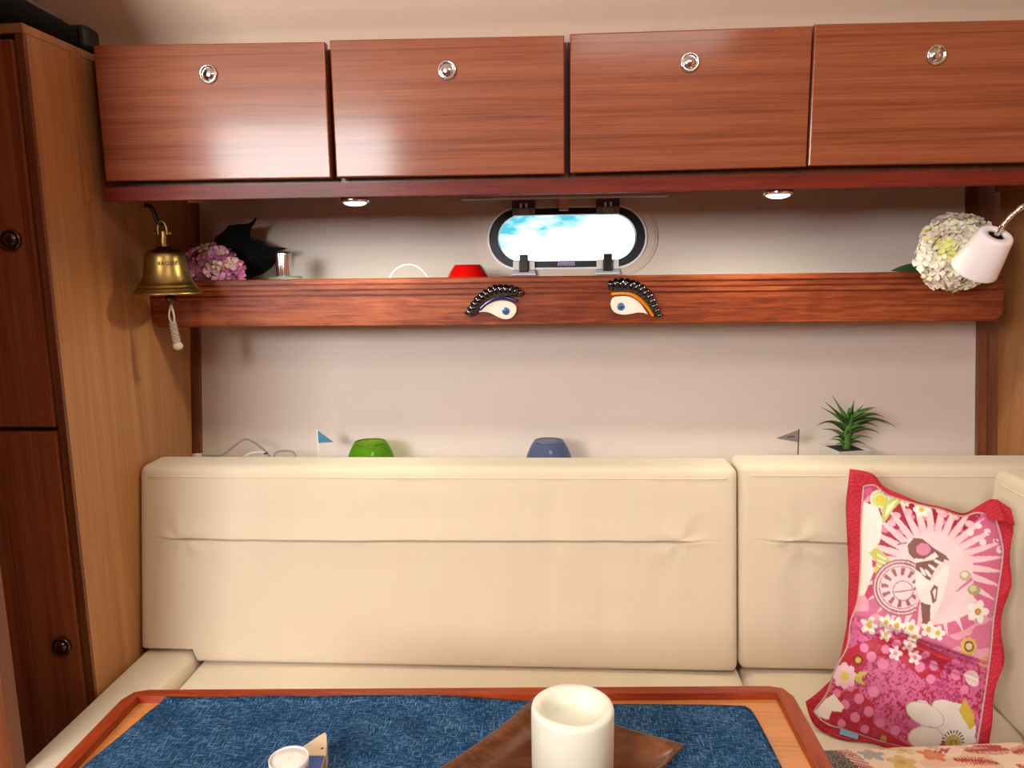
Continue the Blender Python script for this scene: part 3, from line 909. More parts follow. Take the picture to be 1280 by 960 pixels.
# tray and candle
def tray():
    bc, rc, lc = Vector((-.024, .787)), Vector((.1265, .7035)), Vector((-.122, .650))
    ctr = (rc + lc) / 2 + (bc - (rc + lc) / 2) * 0.0
    ax = (rc - bc).normalized(); ay = (lc - bc).normalized()
    side = (rc - bc).length; side2 = (lc - bc).length
    ctr = bc + ax * side / 2 + ay * side2 / 2
    def ring(sc, z, rnd, bow=0.0):
        h1, h2 = side / 2 * sc, side2 / 2 * sc
        pts = []
        for cx, cy, a0 in ((1, 1, 0), (-1, 1, 90), (-1, -1, 180), (1, -1, 270)):
            for k in range(7):
                a = math.radians(a0 + 15 * k)
                pts.append((cx * (h1 - rnd) + rnd * math.cos(a), cy * (h2 - rnd) + rnd * math.sin(a)))
        out = []
        m = len(pts)
        for i in range(m):
            a, b = Vector(pts[i]), Vector(pts[(i + 1) % m])
            n = 10 if (b - a).length > .05 else 1
            for k in range(n):
                q = a + (b - a) * k / n
                s = 4 * (k / n) * (1 - k / n) * bow if n > 1 else 0
                q = q * (1 - s)
                w = ctr + ax * q.x + ay * q.y
                out.append((w.x, w.y, z - s * .08 * 1.0))
        return out
    rows = [ring(.55, CLZ, .012), ring(.66, CLZ + .0002, .012), ring(.975, CLZ + .0200, .004, .025), ring(1.0, CLZ + .0225, .003, .03),
            ring(.965, CLZ + .0225, .004, .03), ring(.90, CLZ + .0160, .010, .02), ring(.72, CLZ + .0052, .020), ring(.60, CLZ + .0045, .02)]
    V = [p for r in rows for p in r]; n = len(rows[0])
    F = []
    for k in range(len(rows) - 1):
        for i in range(n):
            j = (i + 1) % n
            F.append((k * n + i, k * n + j, (k + 1) * n + j, (k + 1) * n + i))
    F.append(tuple(range(n))[::-1]); F.append(tuple(range((len(rows) - 1) * n, len(rows) * n)))
    o = mk('wooden_tray', V, F, M_TRAY, None, smooth=True)
    tag(o, 'square dark wooden tray with upturned rim under the candle', 'tray')
    return ctr
tray()
CX, CY = .0130, .6730
cd = empty('pillar_candle', (CX, CY, CLZ + .0046), 'thick ivory pillar candle with a burnt hollow on the wooden tray', 'candle')
m = Matrix.Translation((CX, CY, CLZ + .0047))
H = .0775
def candle():
    prof = [(0, 0), (.038, 0), (.0396, .002), (.0398, H - .005), (.0391, H - .0018), (.0374, H - .0003), (.0345, H), (.0305, H - .0010), (.0284, H - .0035), (.0270, H - .012), (.0262, H - .0205), (.0240, H - .0235), (.016, H - .0245), (0, H - .025)]
    v, f = lathe_g(prof, 72, None)
    out = []
    for p in v:
        a = math.atan2(p.y, p.x)
        if p.z > H - .03 and p.length > 0:
            k = (p.z - (H - .03)) / .03
            r = math.hypot(p.x, p.y)
            if r < .036:
                d = 1 + .04 * math.sin(2 * a + .6) + .03 * math.sin(3 * a)
                p = Vector((p.x * d, p.y * d, p.z + .001 * math.sin(3 * a + 1)))
        out.append(m @ p)
    mk('wax', out, f, M_WAX, cd, smooth=True)
    tube('wick', [(CX - .004, CY + .002, CLZ + .0047 + H - .0255), (CX - .0035, CY + .0015, CLZ + H - .0175)], .0009, M_INK, cd, 6)
candle()

# wooden fish with tealight
def fish():
    z0, z1 = CLZ - .001, CLZ + .0175
    up = lambda a, b, d: (a, b, d)
    t = empty('wooden_fish', (-.258, .64, z0), 'small wooden fish with pale head and blue painted body on the cloth', 'ornament')
    head = [(-.2447, .7164), (-.2425, .7130), (-.2370, .6960), (-.2332, .6792), (-.2500, .6785), (-.2685, .6815), (-.2600, .6945), (-.2500, .7110), (-.2470, .7155)]
    prism('head', head, z0, z1, up, M_FISHW, t, bev=.0012)
    body = [(-.2330, .6788), (-.2318, .6600), (-.2340, .6350), (-.2420, .6000), (-.2520, .5800), (-.2420, .5520), (-.2850, .5540), (-.2690, .5830), (-.2840, .6050), (-.2920, .6350), (-.2890, .6550), (-.2800, .6700), (-.2688, .6812), (-.2500, .6781)]
    prism('body', body, z0, z1 - .0008, up, M_FISHS, t)
    c = Vector((-.2600, .6300))
    paint = [((p[0] - c.x) * .965 + c.x, (p[1] - c.y) * .985 + c.y) for p in body]
    prism('painted_top', paint, z1 - .0008, z1 - .0001, up, M_FISHB, t)
    lathe('eye', [(0, .0004), (.0012, .0003), (.0016, -.0004), (0, -.0004)], M_INK, t, 16, Matrix.Translation((-.2400, .6895, z1)))
    q = empty('tealight', (-.2625, .6590, z1), 'white tealight set on the blue wooden fish', 'candle')
    mt = Matrix.Translation((-.2625, .6570, z1 - .0001))
    lathe('cup', [(0, 0), (.0185, 0), (.0190, .012), (.0186, .0122), (.0180, .0115), (.0180, .009), (0, .009)], M_TEAL, q, 40, mt)
    lathe('wax', [(.0179, .0091), (.0179, .0102), (.010, .0098), (0, .0104)], M_TEAL, q, 40, mt)
    tube('wick', [(-.2625, .6570, z1 + .009), (-.2622, .6573, z1 + .0135)], .0006, M_TEAL, q, 6)
fish()

# ------------------------------------------------------------------ bell
def bell():
    bx, by = -0.7175, 1.372
    t = empty('ship_bell', (bx, by, 1.04), 'brass ship bell with rope lanyard hanging before the tall locker', 'bell')
    m = Matrix.Translation((bx, by, 1.1475))
    prof = [(.0400, .004), (.0560, .0), (.0603, .0004), (.0607, .0020), (.0585, .0052), (.0552, .0078), (.0548, .0102), (.0528, .0112), (.0500, .0146), (.0498, .0168), (.0478, .0180), (.0445, .0245), (.0410, .0335), (.0384, .0440), (.0366, .0560), (.0352, .0660), (.0340, .0725), (.0318, .0758), (.0290, .0768)]
    body = lathe('bell_body', prof, M_BRASS, t, 72, m)
    lathe('crown', [(.0292, .0765), (.0270, .0800), (.0200, .0815), (.0150, .0830), (.0125, .0860), (.0100, .0868), (0, .0870)], M_BRASSD, t, 48, m)
    # lug on top, shackle and pin, bracket
    lug = smooth_pts([(bx, by, 1.233), (bx - .0005, by - .001, 1.243), (bx + .0005, by, 1.254), (bx, by, 1.262)], 4)
    tube('lug', lug, lambda u: .0060 - .0012 * u, M_BRASS, t, 14)
    sh = smooth_pts([(bx - .0092, by, 1.2545), (bx - .0092, by, 1.268), (bx - .0060, by, 1.2765), (bx - .0005, by, 1.279), (bx + .0048, by, 1.2750), (bx + .0072, by, 1.266), (bx + .0072, by, 1.2545)], 5)
    tube('shackle', sh, .0022, M_BRASS, t, 10)
    v, f = merge(tube_g([(bx - .0145, by, 1.2575), (bx + .0135, by, 1.2575)], .0017, 10), tube_g([(bx - .0165, by, 1.2575), (bx - .0140, by, 1.2575)], .0030, 10), tube_g([(bx + .0115, by, 1.2575), (bx + .0150, by, 1.2575)], .0028, 10))
    mk('shackle_pin', v, f, M_BRASS, t, smooth=True)
    br = smooth_pts([(bx - .030, by, 1.3085), (bx - .021, by, 1.3065), (bx - .0135, by, 1.296), (bx - .0105, by, 1.283), (bx - .0070, by, 1.2765), (bx - .0030, by, 1.2745), (bx - .0005, by, 1.2755)], 5)
    V, F = [], []
    for p in br:
        pass
    tube('bracket', br, lambda u: .0046 - .0016 * u, M_IRON, t, 12)
    # clapper and lanyard
    lathe('clapper', [(0, -.0115), (.004, -.0110), (.0085, -.0075), (.0098, -.003), (.0092, .002), (.0060, .0055), (.0025, .008), (.0020, .06), (0, .06)], M_BRASSD, t, 28, Matrix.Translation((bx + .0030, by, 1.1395)))
    lx = bx + .0040
    lp = smooth_pts([(lx, by, 1.128), (lx - .0035, by, 1.119), (lx - .0060, by, 1.107), (lx - .0035, by, 1.097), (lx, by, 1.0935), (lx + .0030, by, 1.100), (lx + .0032, by, 1.110), (lx + .0012, by, 1.120), (lx + .0005, by, 1.128)], 5)
    tube('rope_loop', lp, .0018, M_ROPEP, t, 8)
    gs = []
    for s in range(3):
        pts = []
        for k in range(46):
            u = k / 45
            a = u * 2 * PI * 2.6 + s * 2 * PI / 3
            r = .0040 + .0012 * u
            pts.append((lx - .0005 + .006 * u + r * math.cos(a), by + r * math.sin(a), 1.0965 - .045 * u))
        gs.append(tube_g(pts, .0027, 8))
    mk('rope_braid', *merge(*gs), M_ROPE, t, smooth=True)
    lathe('rope_knot', [(0, -.0078), (.005, -.0065), (.0088, -.002), (.0090, .002), (.0065, .006), (0, .0075)], M_ROPEP, t, 24, Matrix.Translation((lx + .0060, by, 1.0510)))
    # lettering wrapped round the bell
    cu = bpy.data.curves.new('lettering', 'FONT')
    cu.body = 'SEA CLOUD'; cu.size = .0100; cu.align_x = 'CENTER'; cu.space_character = 1.0; cu.offset = .00022
    tmp = bpy.data.objects.new('lettering', cu); C.objects.link(tmp)
    dg = bpy.context.evaluated_depsgraph_get()
    me = bpy.data.meshes.new_from_object(tmp.evaluated_get(dg))
    V = []
    wmax = max(abs(q.co.x) for q in me.vertices)
    for q in me.vertices:
        z = .0530 + q.co.y
        r = np.interp(z, [.0440, .0560, .0660, .0725], [.0384, .0366, .0352, .0340]) + .0004
        a = -PI / 2 + .60 + (q.co.x / wmax) * .0185 / r
        V.append((bx + r * math.cos(a), by + r * math.sin(a), 1.1475 + z))
    F = [tuple(p.vertices) for p in me.polygons]
    bpy.data.objects.remove(tmp, do_unlink=True)
    mk('lettering', V, F, M_INK, body)
bell()

# ------------------------------------------------------------------ ceramic eyes on the fiddle board
def arcpts(pts, n):
    P = smooth_pts([(p[0], p[1], 0) for p in pts], 12)
    L = [0]
    for a, b in zip(P, P[1:]): L.append(L[-1] + (b - a).length)
    out = []
    for k in range(n):
        s = L[-1] * k / (n - 1)
        i = max(i for i in range(len(L)) if L[i] <= s + 1e-9)
        i = min(i, len(P) - 2)
        u = (s - L[i]) / max(L[i + 1] - L[i], 1e-9)
        out.append(P[i].lerp(P[i + 1], min(1, u)))
    return out
def eye(px0, refpx, refX, refZ, label, lidmat, white, lid, lash_in, lash_out, iris, nl, refpy):
    YF = 1.4555
    K = .001545
    fx = lambda zx: refX + ((px0 + zx * 85 / 1255) - refpx) * K
    fz = lambda zy: refZ - ((340 + zy * 65 / 960) - refpy) * K
    t = empty('ceramic_eye', (fx(iris[0]), YF, fz(870)), label, 'ornament')
    fn = lambda a, b, d: (a, YF - d, b)
    P = [(fx(p.x), fz(p.y)) for p in arcpts(white + [white[0]], 44)[:-1]]
    prism('eyeball', P, 0, .006, fn, M_EYEW, t, bev=.0022, seg=3)
    mi = Matrix.Translation((fx(iris[0]), YF - .0062, fz(iris[1]))) @ Matrix.Rotation(PI / 2, 4, 'X')
    ir = lathe('iris', [(0, .0010), (.005, .0009), (.0072, .0006), (.0076, -.001), (0, -.001)], M_IRIS, t, 32, mi)
    lathe('pupil', [(0, .0017), (.0022, .0015), (.0032, .0008), (0, .0006)], M_PUPIL, ir, 24, mi)
    lp = [(fx(p.x), YF - .0048, fz(p.y)) for p in arcpts(lid, 30)]
    tube('eyelid', lp, lambda u: (.0038 if lidmat is M_LIDP else .0028) + .0010 * math.sin(PI * u), lidmat, t, 12)
    A = arcpts(lash_in, nl); B = arcpts(lash_out, nl)
    for i in range(nl):
        a = Vector((fx(A[i].x), YF - .004, fz(A[i].y))); b = Vector((fx(B[i].x), YF - .004, fz(B[i].y)))
        d = b - a
        pts = [a - d * .05, a + d * .35 + Vector((0, -.0028, 0)), a + d * .72 + Vector((0, -.0028, 0)), b]
        wdt = min(.0072, .0042 + .0034 * math.sin(PI * min(1, (i + .7) / nl)))
        tube('lash', smooth_pts(pts, 4), lambda u, w=wdt: w * (.82 + .45 * math.sin(PI * min(1, u * 1.05)) - .35 * u ** 4), M_LASH, t, 12)
eye(575, 632, -.0994, 1.1066, 'ceramic eye with indigo lid and black lashes on the shelf board', M_LIDP,
    [(345, 738), (480, 620), (640, 545), (800, 525), (940, 555), (1030, 620), (1045, 700), (1010, 790), (920, 860), (800, 865), (680, 815), (560, 750), (450, 730)],
    [(370, 690), (470, 590), (620, 505), (760, 480), (900, 495), (1050, 545)],
    [(300, 735), (400, 600), (520, 510), (650, 450), (800, 425), (950, 425), (1080, 430)],
    [(95, 745), (190, 600), (310, 450), (470, 330), (640, 250), (820, 245), (1000, 260), (1150, 350)], (850, 718), 13, 388)
eye(755, 776, .1195, 1.1122, 'ceramic eye with orange lid and black lashes on the shelf board', M_LIDO,
    [(120, 590), (150, 490), (230, 455), (400, 450), (540, 490), (660, 580), (740, 690), (800, 785), (720, 755), (600, 750), (480, 775), (360, 785), (230, 760), (150, 690)],
    [(130, 410), (280, 400), (430, 405), (570, 455), (690, 545), (790, 660), (890, 815)],
    [(130, 320), (300, 345), (470, 355), (620, 400), (740, 490), (830, 610), (900, 730), (950, 800)],
    [(110, 170), (250, 125), (430, 140), (600, 200), (750, 290), (870, 430), (950, 600), (1050, 800)], (312, 635), 13, 383)

# ------------------------------------------------------------------ things on the shelf
def inflate_g(poly, thick, fn, cuts=3):
    """closed puffy shape from an outline: fn(a,b,h)->3D, h from -thick to thick"""
    bm = bmesh.new()
    vs = [bm.verts.new((p[0], p[1], 0)) for p in poly]
    ed = [bm.edges.new((vs[i], vs[(i + 1) % len(vs)])) for i in range(len(vs))]
    bmesh.ops.triangle_fill(bm, use_beauty=True, edges=ed)
    for _ in range(cuts):
        bmesh.ops.subdivide_edges(bm, edges=bm.edges[:], cuts=1, use_grid_fill=True)
        bmesh.ops.beautify_fill(bm, faces=bm.faces[:], edges=bm.edges[:])
    bm.verts.index_update()
    P = np.array([(v.co.x, v.co.y) for v in bm.verts])
    A = np.array(poly); B = np.roll(A, -1, axis=0)
    D = np.full(len(P), 1e9)
    for a, b in zip(A, B):
        ab = b - a
        t = np.clip(((P - a) @ ab) / max(ab @ ab, 1e-12), 0, 1)
        D = np.minimum(D, np.linalg.norm(P - (a + t[:, None] * ab), axis=1))
    dm = D.max()
    h = thick * np.sqrt(np.clip(1 - (1 - np.clip(D / dm, 0, 1)) ** 2, 0, 1))
    F = [[v.index for v in f.verts] for f in bm.faces]
    n = len(P)
    rim = D < 1e-6
    V = [fn(P[i][0], P[i][1], h[i]) for i in range(n)]
    back = {}
    for i in range(n):
        if rim[i]: back[i] = i
        else:
            back[i] = len(V); V.append(fn(P[i][0], P[i][1], -h[i]))
    F2 = [tuple(back[i] for i in f[::-1]) for f in F]
    bm.free()
    return V, [tuple(f) for f in F] + F2
K153 = .00162
def sx(zx): return -.7004 + ((250 + zx / 9.143) - 265) * K153     # along the shelf
def sz(zy): return 1.2369 - ((260 + zy / 9.143) - 308) * K153
blk = [(120, 470), (140, 400), (170, 330), (260, 262), (330, 203), (420, 190), (500, 188), (560, 183), (610, 160), (662, 112), (632, 180), (592, 230), (575, 280), (570, 332), (640, 358), (710, 385), (745, 412), (790, 440), (860, 455), (930, 458), (1003, 470), (950, 488), (880, 505), (866, 560), (865, 610), (800, 690), (735, 735), (660, 772), (560, 800), (470, 1010), (330, 1060), (200, 1040), (110, 800), (105, 600)]
V, F = inflate_g([(sx(a), sz(b)) for a, b in blk], .026, lambda a, b, h: (a * 1.035, 1.592 - h + .02 * (b - 1.2), max(SHZ + .001, 1.2 + (b - 1.2) * 1.035)), 3)
o = mk('black_pouch', V, F, M_BLACKCL, None, smooth=True)
tag(o, 'crumpled black cloth pouch with pointed tips behind the pink hydrangea', 'pouch')

def floret_mesh(name, r, mat_i, rng):
    V, F = [], []
    for k in range(4):
        a = k * PI / 2 + rng.uniform(-.12, .12)
        c, s = math.cos(a), math.sin(a)
        w = r * rng.uniform(.42, .55)
        prof = [(0, 0, 0), (.35, .55, .10), (.70, 1.0, .22), (.95, .62, .20), (1.05, 0, .14), (.95, -.62, .20), (.70, -1.0, .22), (.35, -.55, .10)]
        b0 = len(V)
        for u, v, h in prof:
            x, y = u * r, v * w
            V.append((x * c - y * s, x * s + y * c, h * r * rng.uniform(.7, 1.5)))
        mid = len(V)
        V.append((.62 * r * c, .62 * r * s, .06 * r))
        for q in range(8):
            F.append((b0 + q, b0 + (q + 1) % 8, mid))
    return V, F
def hydrangea(name, label, c, rad, n, mats, weights, zmin, seed, fr, ymax=None, accent=None):
    rng = random.Random(seed)
    base = Vector((c[0], c[1], zmin))
    t = empty(name, base, label, 'flower')
    meshes = []
    for mi, mt in enumerate(mats):
        for vv in range(2):
            v, f = floret_mesh('floret', fr * rng.uniform(.9, 1.12), mi, rng)
            me = bpy.data.meshes.new('floret'); me.from_pydata(v, [], f); me.update(); me.materials.append(mt)
            meshes.append((mi, me))
    # inner green-brown core
    core = lathe_g([(0, -rad[2] * .8), (rad[0] * .5, -rad[2] * .62), (rad[0] * .78, -rad[2] * .1), (rad[0] * .7, rad[2] * .4), (rad[0] * .4, rad[2] * .72), (0, rad[2] * .8)], 24)
    cv = [(c[0] + p[0], c[1] + p[1] * rad[1] / rad[0], max(zmin, c[2] + p[2])) for p in core[0]]
    mk('core', cv, core[1], mats[3] if name.startswith('white') else mats[1], t, smooth=True)
    g = (1 + 5 ** .5) / 2
    for i in range(n):
        z = 1 - 2 * (i + .5) / n
        a = 2 * PI * i / g
        q = math.sqrt(1 - z * z)
        d = Vector((q * math.cos(a), q * math.sin(a), z))
        if d.y > .45: continue
        d = (d + Vector((rng.uniform(-.12, .12), rng.uniform(-.12, .12), rng.uniform(-.12, .12)))).normalized()
        k = rng.uniform(.84, 1.10)
        p = Vector((c[0] + d.x * rad[0] * k, c[1] + d.y * rad[1] * k, c[2] + d.z * rad[2] * k))
        if p.z < zmin + .004: continue
        if ymax is not None and p.z < 1.178 and p.y > ymax: p.y = ymax - rng.uniform(0, .01)
        ch = rng.random(); s = 0; mi = 0
        for j, w in enumerate(weights):
            s += w
            if ch <= s: mi = j; break
        if accent and (p - Vector(accent[0])).length < accent[1]: mi = accent[2]
        me = rng.choice([x[1] for x in meshes if x[0] == mi])
        o = bpy.data.objects.new('floret', me); C.objects.link(o)
        o.parent = t
        nrm = (d + Vector((rng.uniform(-.35, .35), rng.uniform(-.35, .1), rng.uniform(-.3, .35)))).normalized()
        rot = nrm.to_track_quat('Z', 'Y').to_matrix().to_4x4() @ Matrix.Rotation(rng.uniform(0, 6.28), 4, 'Z')
        sc = rng.uniform(.8, 1.2)
        o.matrix_local = Matrix.Translation(p - base) @ rot @ Matrix.Scale(sc, 4)
    return t
hydrangea('pink_hydrangea', 'dusty pink hydrangea head on the shelf beside the brass bell', (-.6950, 1.518, 1.181), (.059, .034, .055), 190, M_HYDP, (.45, .25, .18, .12), SHZ, 3, .0125)
wh = hydrangea('white_hydrangea', 'cream white hydrangea bending over the shelf board beside the lamp', (.706, 1.412, 1.2045), (.063, .036, .062), 260, M_HYDW, (.46, .06, .16, .32), 1.125, 5, .0135, ymax=1.447, accent=((.672, 1.378, 1.212), .021, 1))
tube('stem', smooth_pts([(.715, 1.43, 1.195), (.728, 1.468, 1.183), (.745, 1.52, 1.172), (.77, 1.56, 1.130)], 5), .0025, M_STEM, wh, 8)
def leaf_g(a, b, nrm, w, bow=.01, n=10, prof=None):
    a, b, nrm = Vector(a), Vector(b), Vector(nrm).normalized()
    d = b - a
    s = d.cross(nrm).normalized()
    V, F = [], []
    for k in range(n + 1):
        u = k / n
        ww = w * (math.sin(PI * min(1, u * .98 + .02)) ** .8)
        p = a + d * u + nrm * bow * math.sin(PI * u)
        V += [p + s * ww, p + nrm * (-.12 * ww), p - s * ww]
    for k in range(n):
        q = 3 * k
        F += [(q, q + 1, q + 4, q + 3), (q + 1, q + 2, q + 5, q + 4)]
    return V, F
o = mk('leaf', *leaf_g((.728, 1.500, 1.174), (.632, 1.500, 1.172), (0, -.8, .6), .011, .008), M_LEAFD, wh, smooth=True)

def jar():
    x, y = -.5523, 1.530
    t = empty('chrome_cap_jar', (x, y, SHZ), 'small frosted jar with tall fluted chrome cap on the shelf', 'jar')
    lathe('base', [(0, 0), (.036, 0), (.0362, .004), (.0335, .044), (.0325, .0492), (.0300, .0500), (0, .0500)], M_GREYT, t, 48, Matrix.Translation((x, y, SHZ)))
    z0, z1 = SHZ + .0502, SHZ + .0990
    prof = [(.0150, 0), (.0152, .004), (.0155, .045), (.0150, .0480), (.0120, .0488), (0, .0488)]
    v, f = lathe_g(prof, 72)
    out = []
    for p in v:
        a = math.atan2(p.y, p.x)
        k = 1 + .055 * (abs(math.sin(9 * a)) - .5)
        out.append((x + p.x * k - .0018, y + p.y * k, z0 + p.z))
    mk('cap', out, f, M_CHROME, t, smooth=True)
jar()
pts = [(-.2992 + .0430 * math.cos(a), 1.545 - .02 * math.sin(a * .5), SHZ + .0025 + .0675 * (max(0, math.sin(a))) ** .75) for a in [PI * k / 30 for k in range(31)]]
pts = [(-.352, 1.56, SHZ + .0024)] + pts[::-1] + [(-.25, 1.575, SHZ + .0024)]
pts = [pts[0]] + pts[1:-1] + [pts[-1]]
o = tube('cable_loop', smooth_pts(pts, 2), .0021, M_WHITEPL, None, 10)
tag(o, 'thin white cable standing up in a loop on the shelf', 'cable')
def bowl(name, label, mat, x, y, z, rmax, rrim, h, zmaxf=.5, th=.0022, rim=None):
    outer, inner = [], []
    n = 22
    for k in range(n + 1):
        u = k / n
        zz_ = h * u
        if u < zmaxf:
            q = u / zmaxf
            r = rmax * math.sqrt(max(0, 1 - (1 - q) ** 2 * .80))
        else:
            q = (u - zmaxf) / (1 - zmaxf)
            r = rmax - (rmax - rrim) * (q ** 1.8)
        outer.append((r, zz_)); inner.append((max(.0, r - th), max(th * 1.6, zz_)))
    prof = [(0, 0)] + outer + [(rrim - th * .5, h + th * .4)] + inner[::-1] + [(0, th * 1.6)]
    o = lathe(name, prof, mat, None, 56, Matrix.Translation((x, y, z)))
    tag(o, label, 'bowl')
    if rim: tube('rim', [(x + (rrim - th * .5) * math.cos(2 * PI * k / 48), y + (rrim - th * .5) * math.sin(2 * PI * k / 48), z + h) for k in range(48)], .0013, rim, o, 8, closed=True)
    return o
bowl('red_bowl', 'glossy red glass bowl on the shelf beside the portlight', M_REDGL, -.1795, 1.535, SHZ, .0450, .0270, .0680, .45)
bowl('green_bowl', 'lime green glass bowl on the ledge behind the settee', M_GREENGL, -.3885, 1.515, LEDGE, .0495, .0335, .0880, .48, rim=M_GREENRIM)
bowl('blue_bowl', 'smoky blue glass bowl on the ledge behind the settee', M_BLUEGL, -.0190, 1.515, LEDGE, .0480, .0310, .0905, .48, rim=M_BLUERIM)

def flag(px, pz, tip, lowz, label, mat, polemat, print_=False):
    y = 1.52
    t = empty('small_flag', (px, y, LEDGE), label, 'flag')
    lathe('foot', [(0, 0), (.011, 0), (.011, .003), (.003, .006), (0, .006)], polemat, t, 20, Matrix.Translation((px, y, LEDGE)))
    tube('pole', [(px, y, LEDGE + .004), (px, y, pz + .001)], .0012, polemat, t, 8)
    s = 1 if tip[0] > px else -1
    poly = [(px + s * .0009, pz), tip, (px + s * .0009, lowz)]
    c = prism('pennant', poly, y - .0004, y + .0004, lambda a, b, d: (a, d, b), mat, t)
    if print_:
        gs = []
        for k, (dx, dz) in enumerate(((.010, .011), (.0135, .0115), (.017, .0105), (.0205, .0100))):
            gs.append(box_g(px + s * dx - .0012, px + s * dx + .0012, y - .0008, y - .00035, lowz + dz - .001, lowz + dz + .0018))
        mk('print', *merge(*gs), M_BLKPL, c)
flag(-.5005, .8570, (-.4672, .8318), .8300, 'tiny blue pennant on white pole by the green bowl', M_FLAGB, M_WHITEPL)
flag(.4822, .8585, (.4376, .8410), .8330, 'tiny grey pennant on dark pole by the potted plant', M_FLAGG, M_BLKPL, True)

def cables():
    t = empty('charging_cable', (-.70, 1.50, LEDGE), 'grey charging cable with white plug lying on the ledge', 'cable')
    y = 1.50
    p = smooth_pts([(-.742, y, .8085), (-.72, y + .002, .8075), (-.700, y + .01, .808), (-.683, y + .03, .822), (-.6655, y + .04, .8325), (-.650, y + .04, .829), (-.628, y + .035, .816), (-.615, y + .03, .806), (-.605, y + .03, .790), (-.598, y + .04, .764), (-.58, y + .07, LEDGE + .0025)], 6)
    tube('cord', p, .0022, M_CABLE, t, 10)
    box('plug', -.7560, -.7415, y - .0035, y + .0035, .8045, .8120, M_WHITEPL, t, bev=.0015)
    box('connector', -.7615, -.7562, y - .0025, y + .0025, .8058, .8108, M_PINKCLIP, t)
    q = smooth_pts([(-.660, y + .005, .795), (-.652, y + .005, .805), (-.640, y + .01, .8105), (-.622, y + .015, .811), (-.6135, y + .02, .8085)], 5)
    tube('loop', q, .0020, M_WHITEPL, t, 8)
    box('tip', -.6165, -.6100, y + .016, y + .024, .8060, .8098, M_BLKPL, t, bev=.001)
    q = smooth_pts([(-.602, y + .03, .790), (-.595, y + .03, .8065), (-.575, y + .03, .8105), (-.558, y + .03, .8075), (-.550, y + .03, .790)], 5)
    tube('loop', q, .0020, M_CABLE, t, 8)
cables()

def plant():
    x, y, zt = .5795, 1.535, .8195
    t = empty('potted_plant', (x, y, LEDGE), 'spiky green succulent in a square white pot on the ledge', 'plant')
    R = Matrix.Rotation(math.radians(14), 3, 'Z')
    def sq(h, z): return [Vector((x, y, 0)) + R @ Vector((a * h, b * h, 0)) + Vector((0, 0, z)) for a, b in ((-1, -1), (1, -1), (1, 1), (-1, 1))]
    rows = [sq(.026, LEDGE), sq(.036, zt), sq(.0325, zt), sq(.0315, zt - .008)]
    V = [p for r in rows for p in r]
    F = [(3, 2, 1, 0)]
    for k in range(3):
        for i in range(4):
            j = (i + 1) % 4
            F.append((4 * k + i, 4 * k + j, 4 * k + 4 + j, 4 * k + 4 + i))
    F.append((12, 13, 14, 15))
    mk('pot', V, F, M_POT, t)
    s = sq(.0318, zt - .0040)
    V = s + sq(.031, zt - .0075)
    mk('soil', V, [(0, 1, 2, 3), (0, 4, 5, 1), (1, 5, 6, 2), (2, 6, 7, 3), (3, 7, 4, 0), (7, 6, 5, 4)], M_SOIL, t)
    bx, by = x + .003, y
    tube('stem', smooth_pts([(bx, by, zt - .006), (bx + .0005, by, zt + .03), (bx + .003, by, zt + .062), (bx + .005, by, zt + .08)], 4), lambda u: .0072 + .002 * math.sin(PI * u) - .003 * u, M_LEAFG, t, 14)
    rng = random.Random(11)
    px = .00163
    def L(a, b, c, w, mat):      # three points in plan of the photograph's own proportions: zoom units / 9.6 -> metres
        pass
    # leaves: (start height, tip dx, tip dz, mid lift, width, tip dy)
    spec = [(.045, -.051, .095, .004, .0042, -.01), (.050, -.030, .104, .000, .0044, .01), (.045, -.048, .078, .006, .0038, .02), (.028, -.063, .047, .030, .0048, -.01),
            (.030, -.034, .055, .016, .0036, -.02), (.016, -.046, .034, .016, .0036, .01), (.012, -.038, .022, .014, .0032, -.02), (.006, -.030, .012, .010, .0030, .01), (.004, -.030, .007, .010, .0026, -.02),
            (.060, .002, .090, .000, .0040, -.02), (.062, .014, .094, .000, .0038, .015), (.058, .022, .090, -.002, .0040, -.01), (.050, .045, .072, .016, .0046, -.02),
            (.052, .052, .078, .020, .0042, .01), (.046, .058, .064, .024, .0048, -.01), (.040, .066, .048, .030, .0050, -.015), (.036, .083, .040, .040, .0050, .0), (.034, .060, .036, .026, .0044, .02),
            (.026, .052, .030, .022, .0042, -.01), (.020, .040, .038, .014, .0036, .02), (.014, .036, .022, .014, .0036, -.02), (.008, .032, .004, .014, .0032, -.01), (.050, -.012, .086, .0, .0044, -.03),
            (.056, .030, .084, .008, .0040, -.03), (.040, -.020, .070, .012, .0040, -.035), (.030, .020, .045, .022, .0042, -.04), (.022, -.016, .036, .018, .0038, -.04)]
    for i, (h0, dx, dz, lift, w, dy) in enumerate(spec):
        a = Vector((bx + .003 * (h0 / .06), by, zt + h0))
        b = Vector((bx + dx * (1.14 if dx > 0 else 1.0), by + dy, zt + dz))
        mid = (a + b) / 2 + Vector((0, 0, lift))
        n = 9
        V, F = [], []
        prev = None
        for k in range(n + 1):
            u = k / n
            p = a * (1 - u) ** 2 + mid * 2 * u * (1 - u) + b * u * u
            tg = ((mid - a) * (1 - u) + (b - mid) * u).normalized()
            sd = tg.cross(Vector((0, -1, .35))).normalized()
            up = sd.cross(tg).normalized()
            ww = w * (1 - u ** 1.6) * (.75 + .5 * math.sin(PI * min(1, u * 1.6))) + .0003
            V += [p + sd * ww * .9, p + up * ww * .35, p - sd * ww * .9, p - up * ww * .25]
        for k in range(n):
            for q in range(4):
                r2 = (q + 1) % 4
                F.append((4 * k + q, 4 * k + r2, 4 * k + 4 + r2, 4 * k + 4 + q))
        mk('leaf', V, F, M_LEAFG if i % 3 else M_LEAFD, t, smooth=True)
plant()

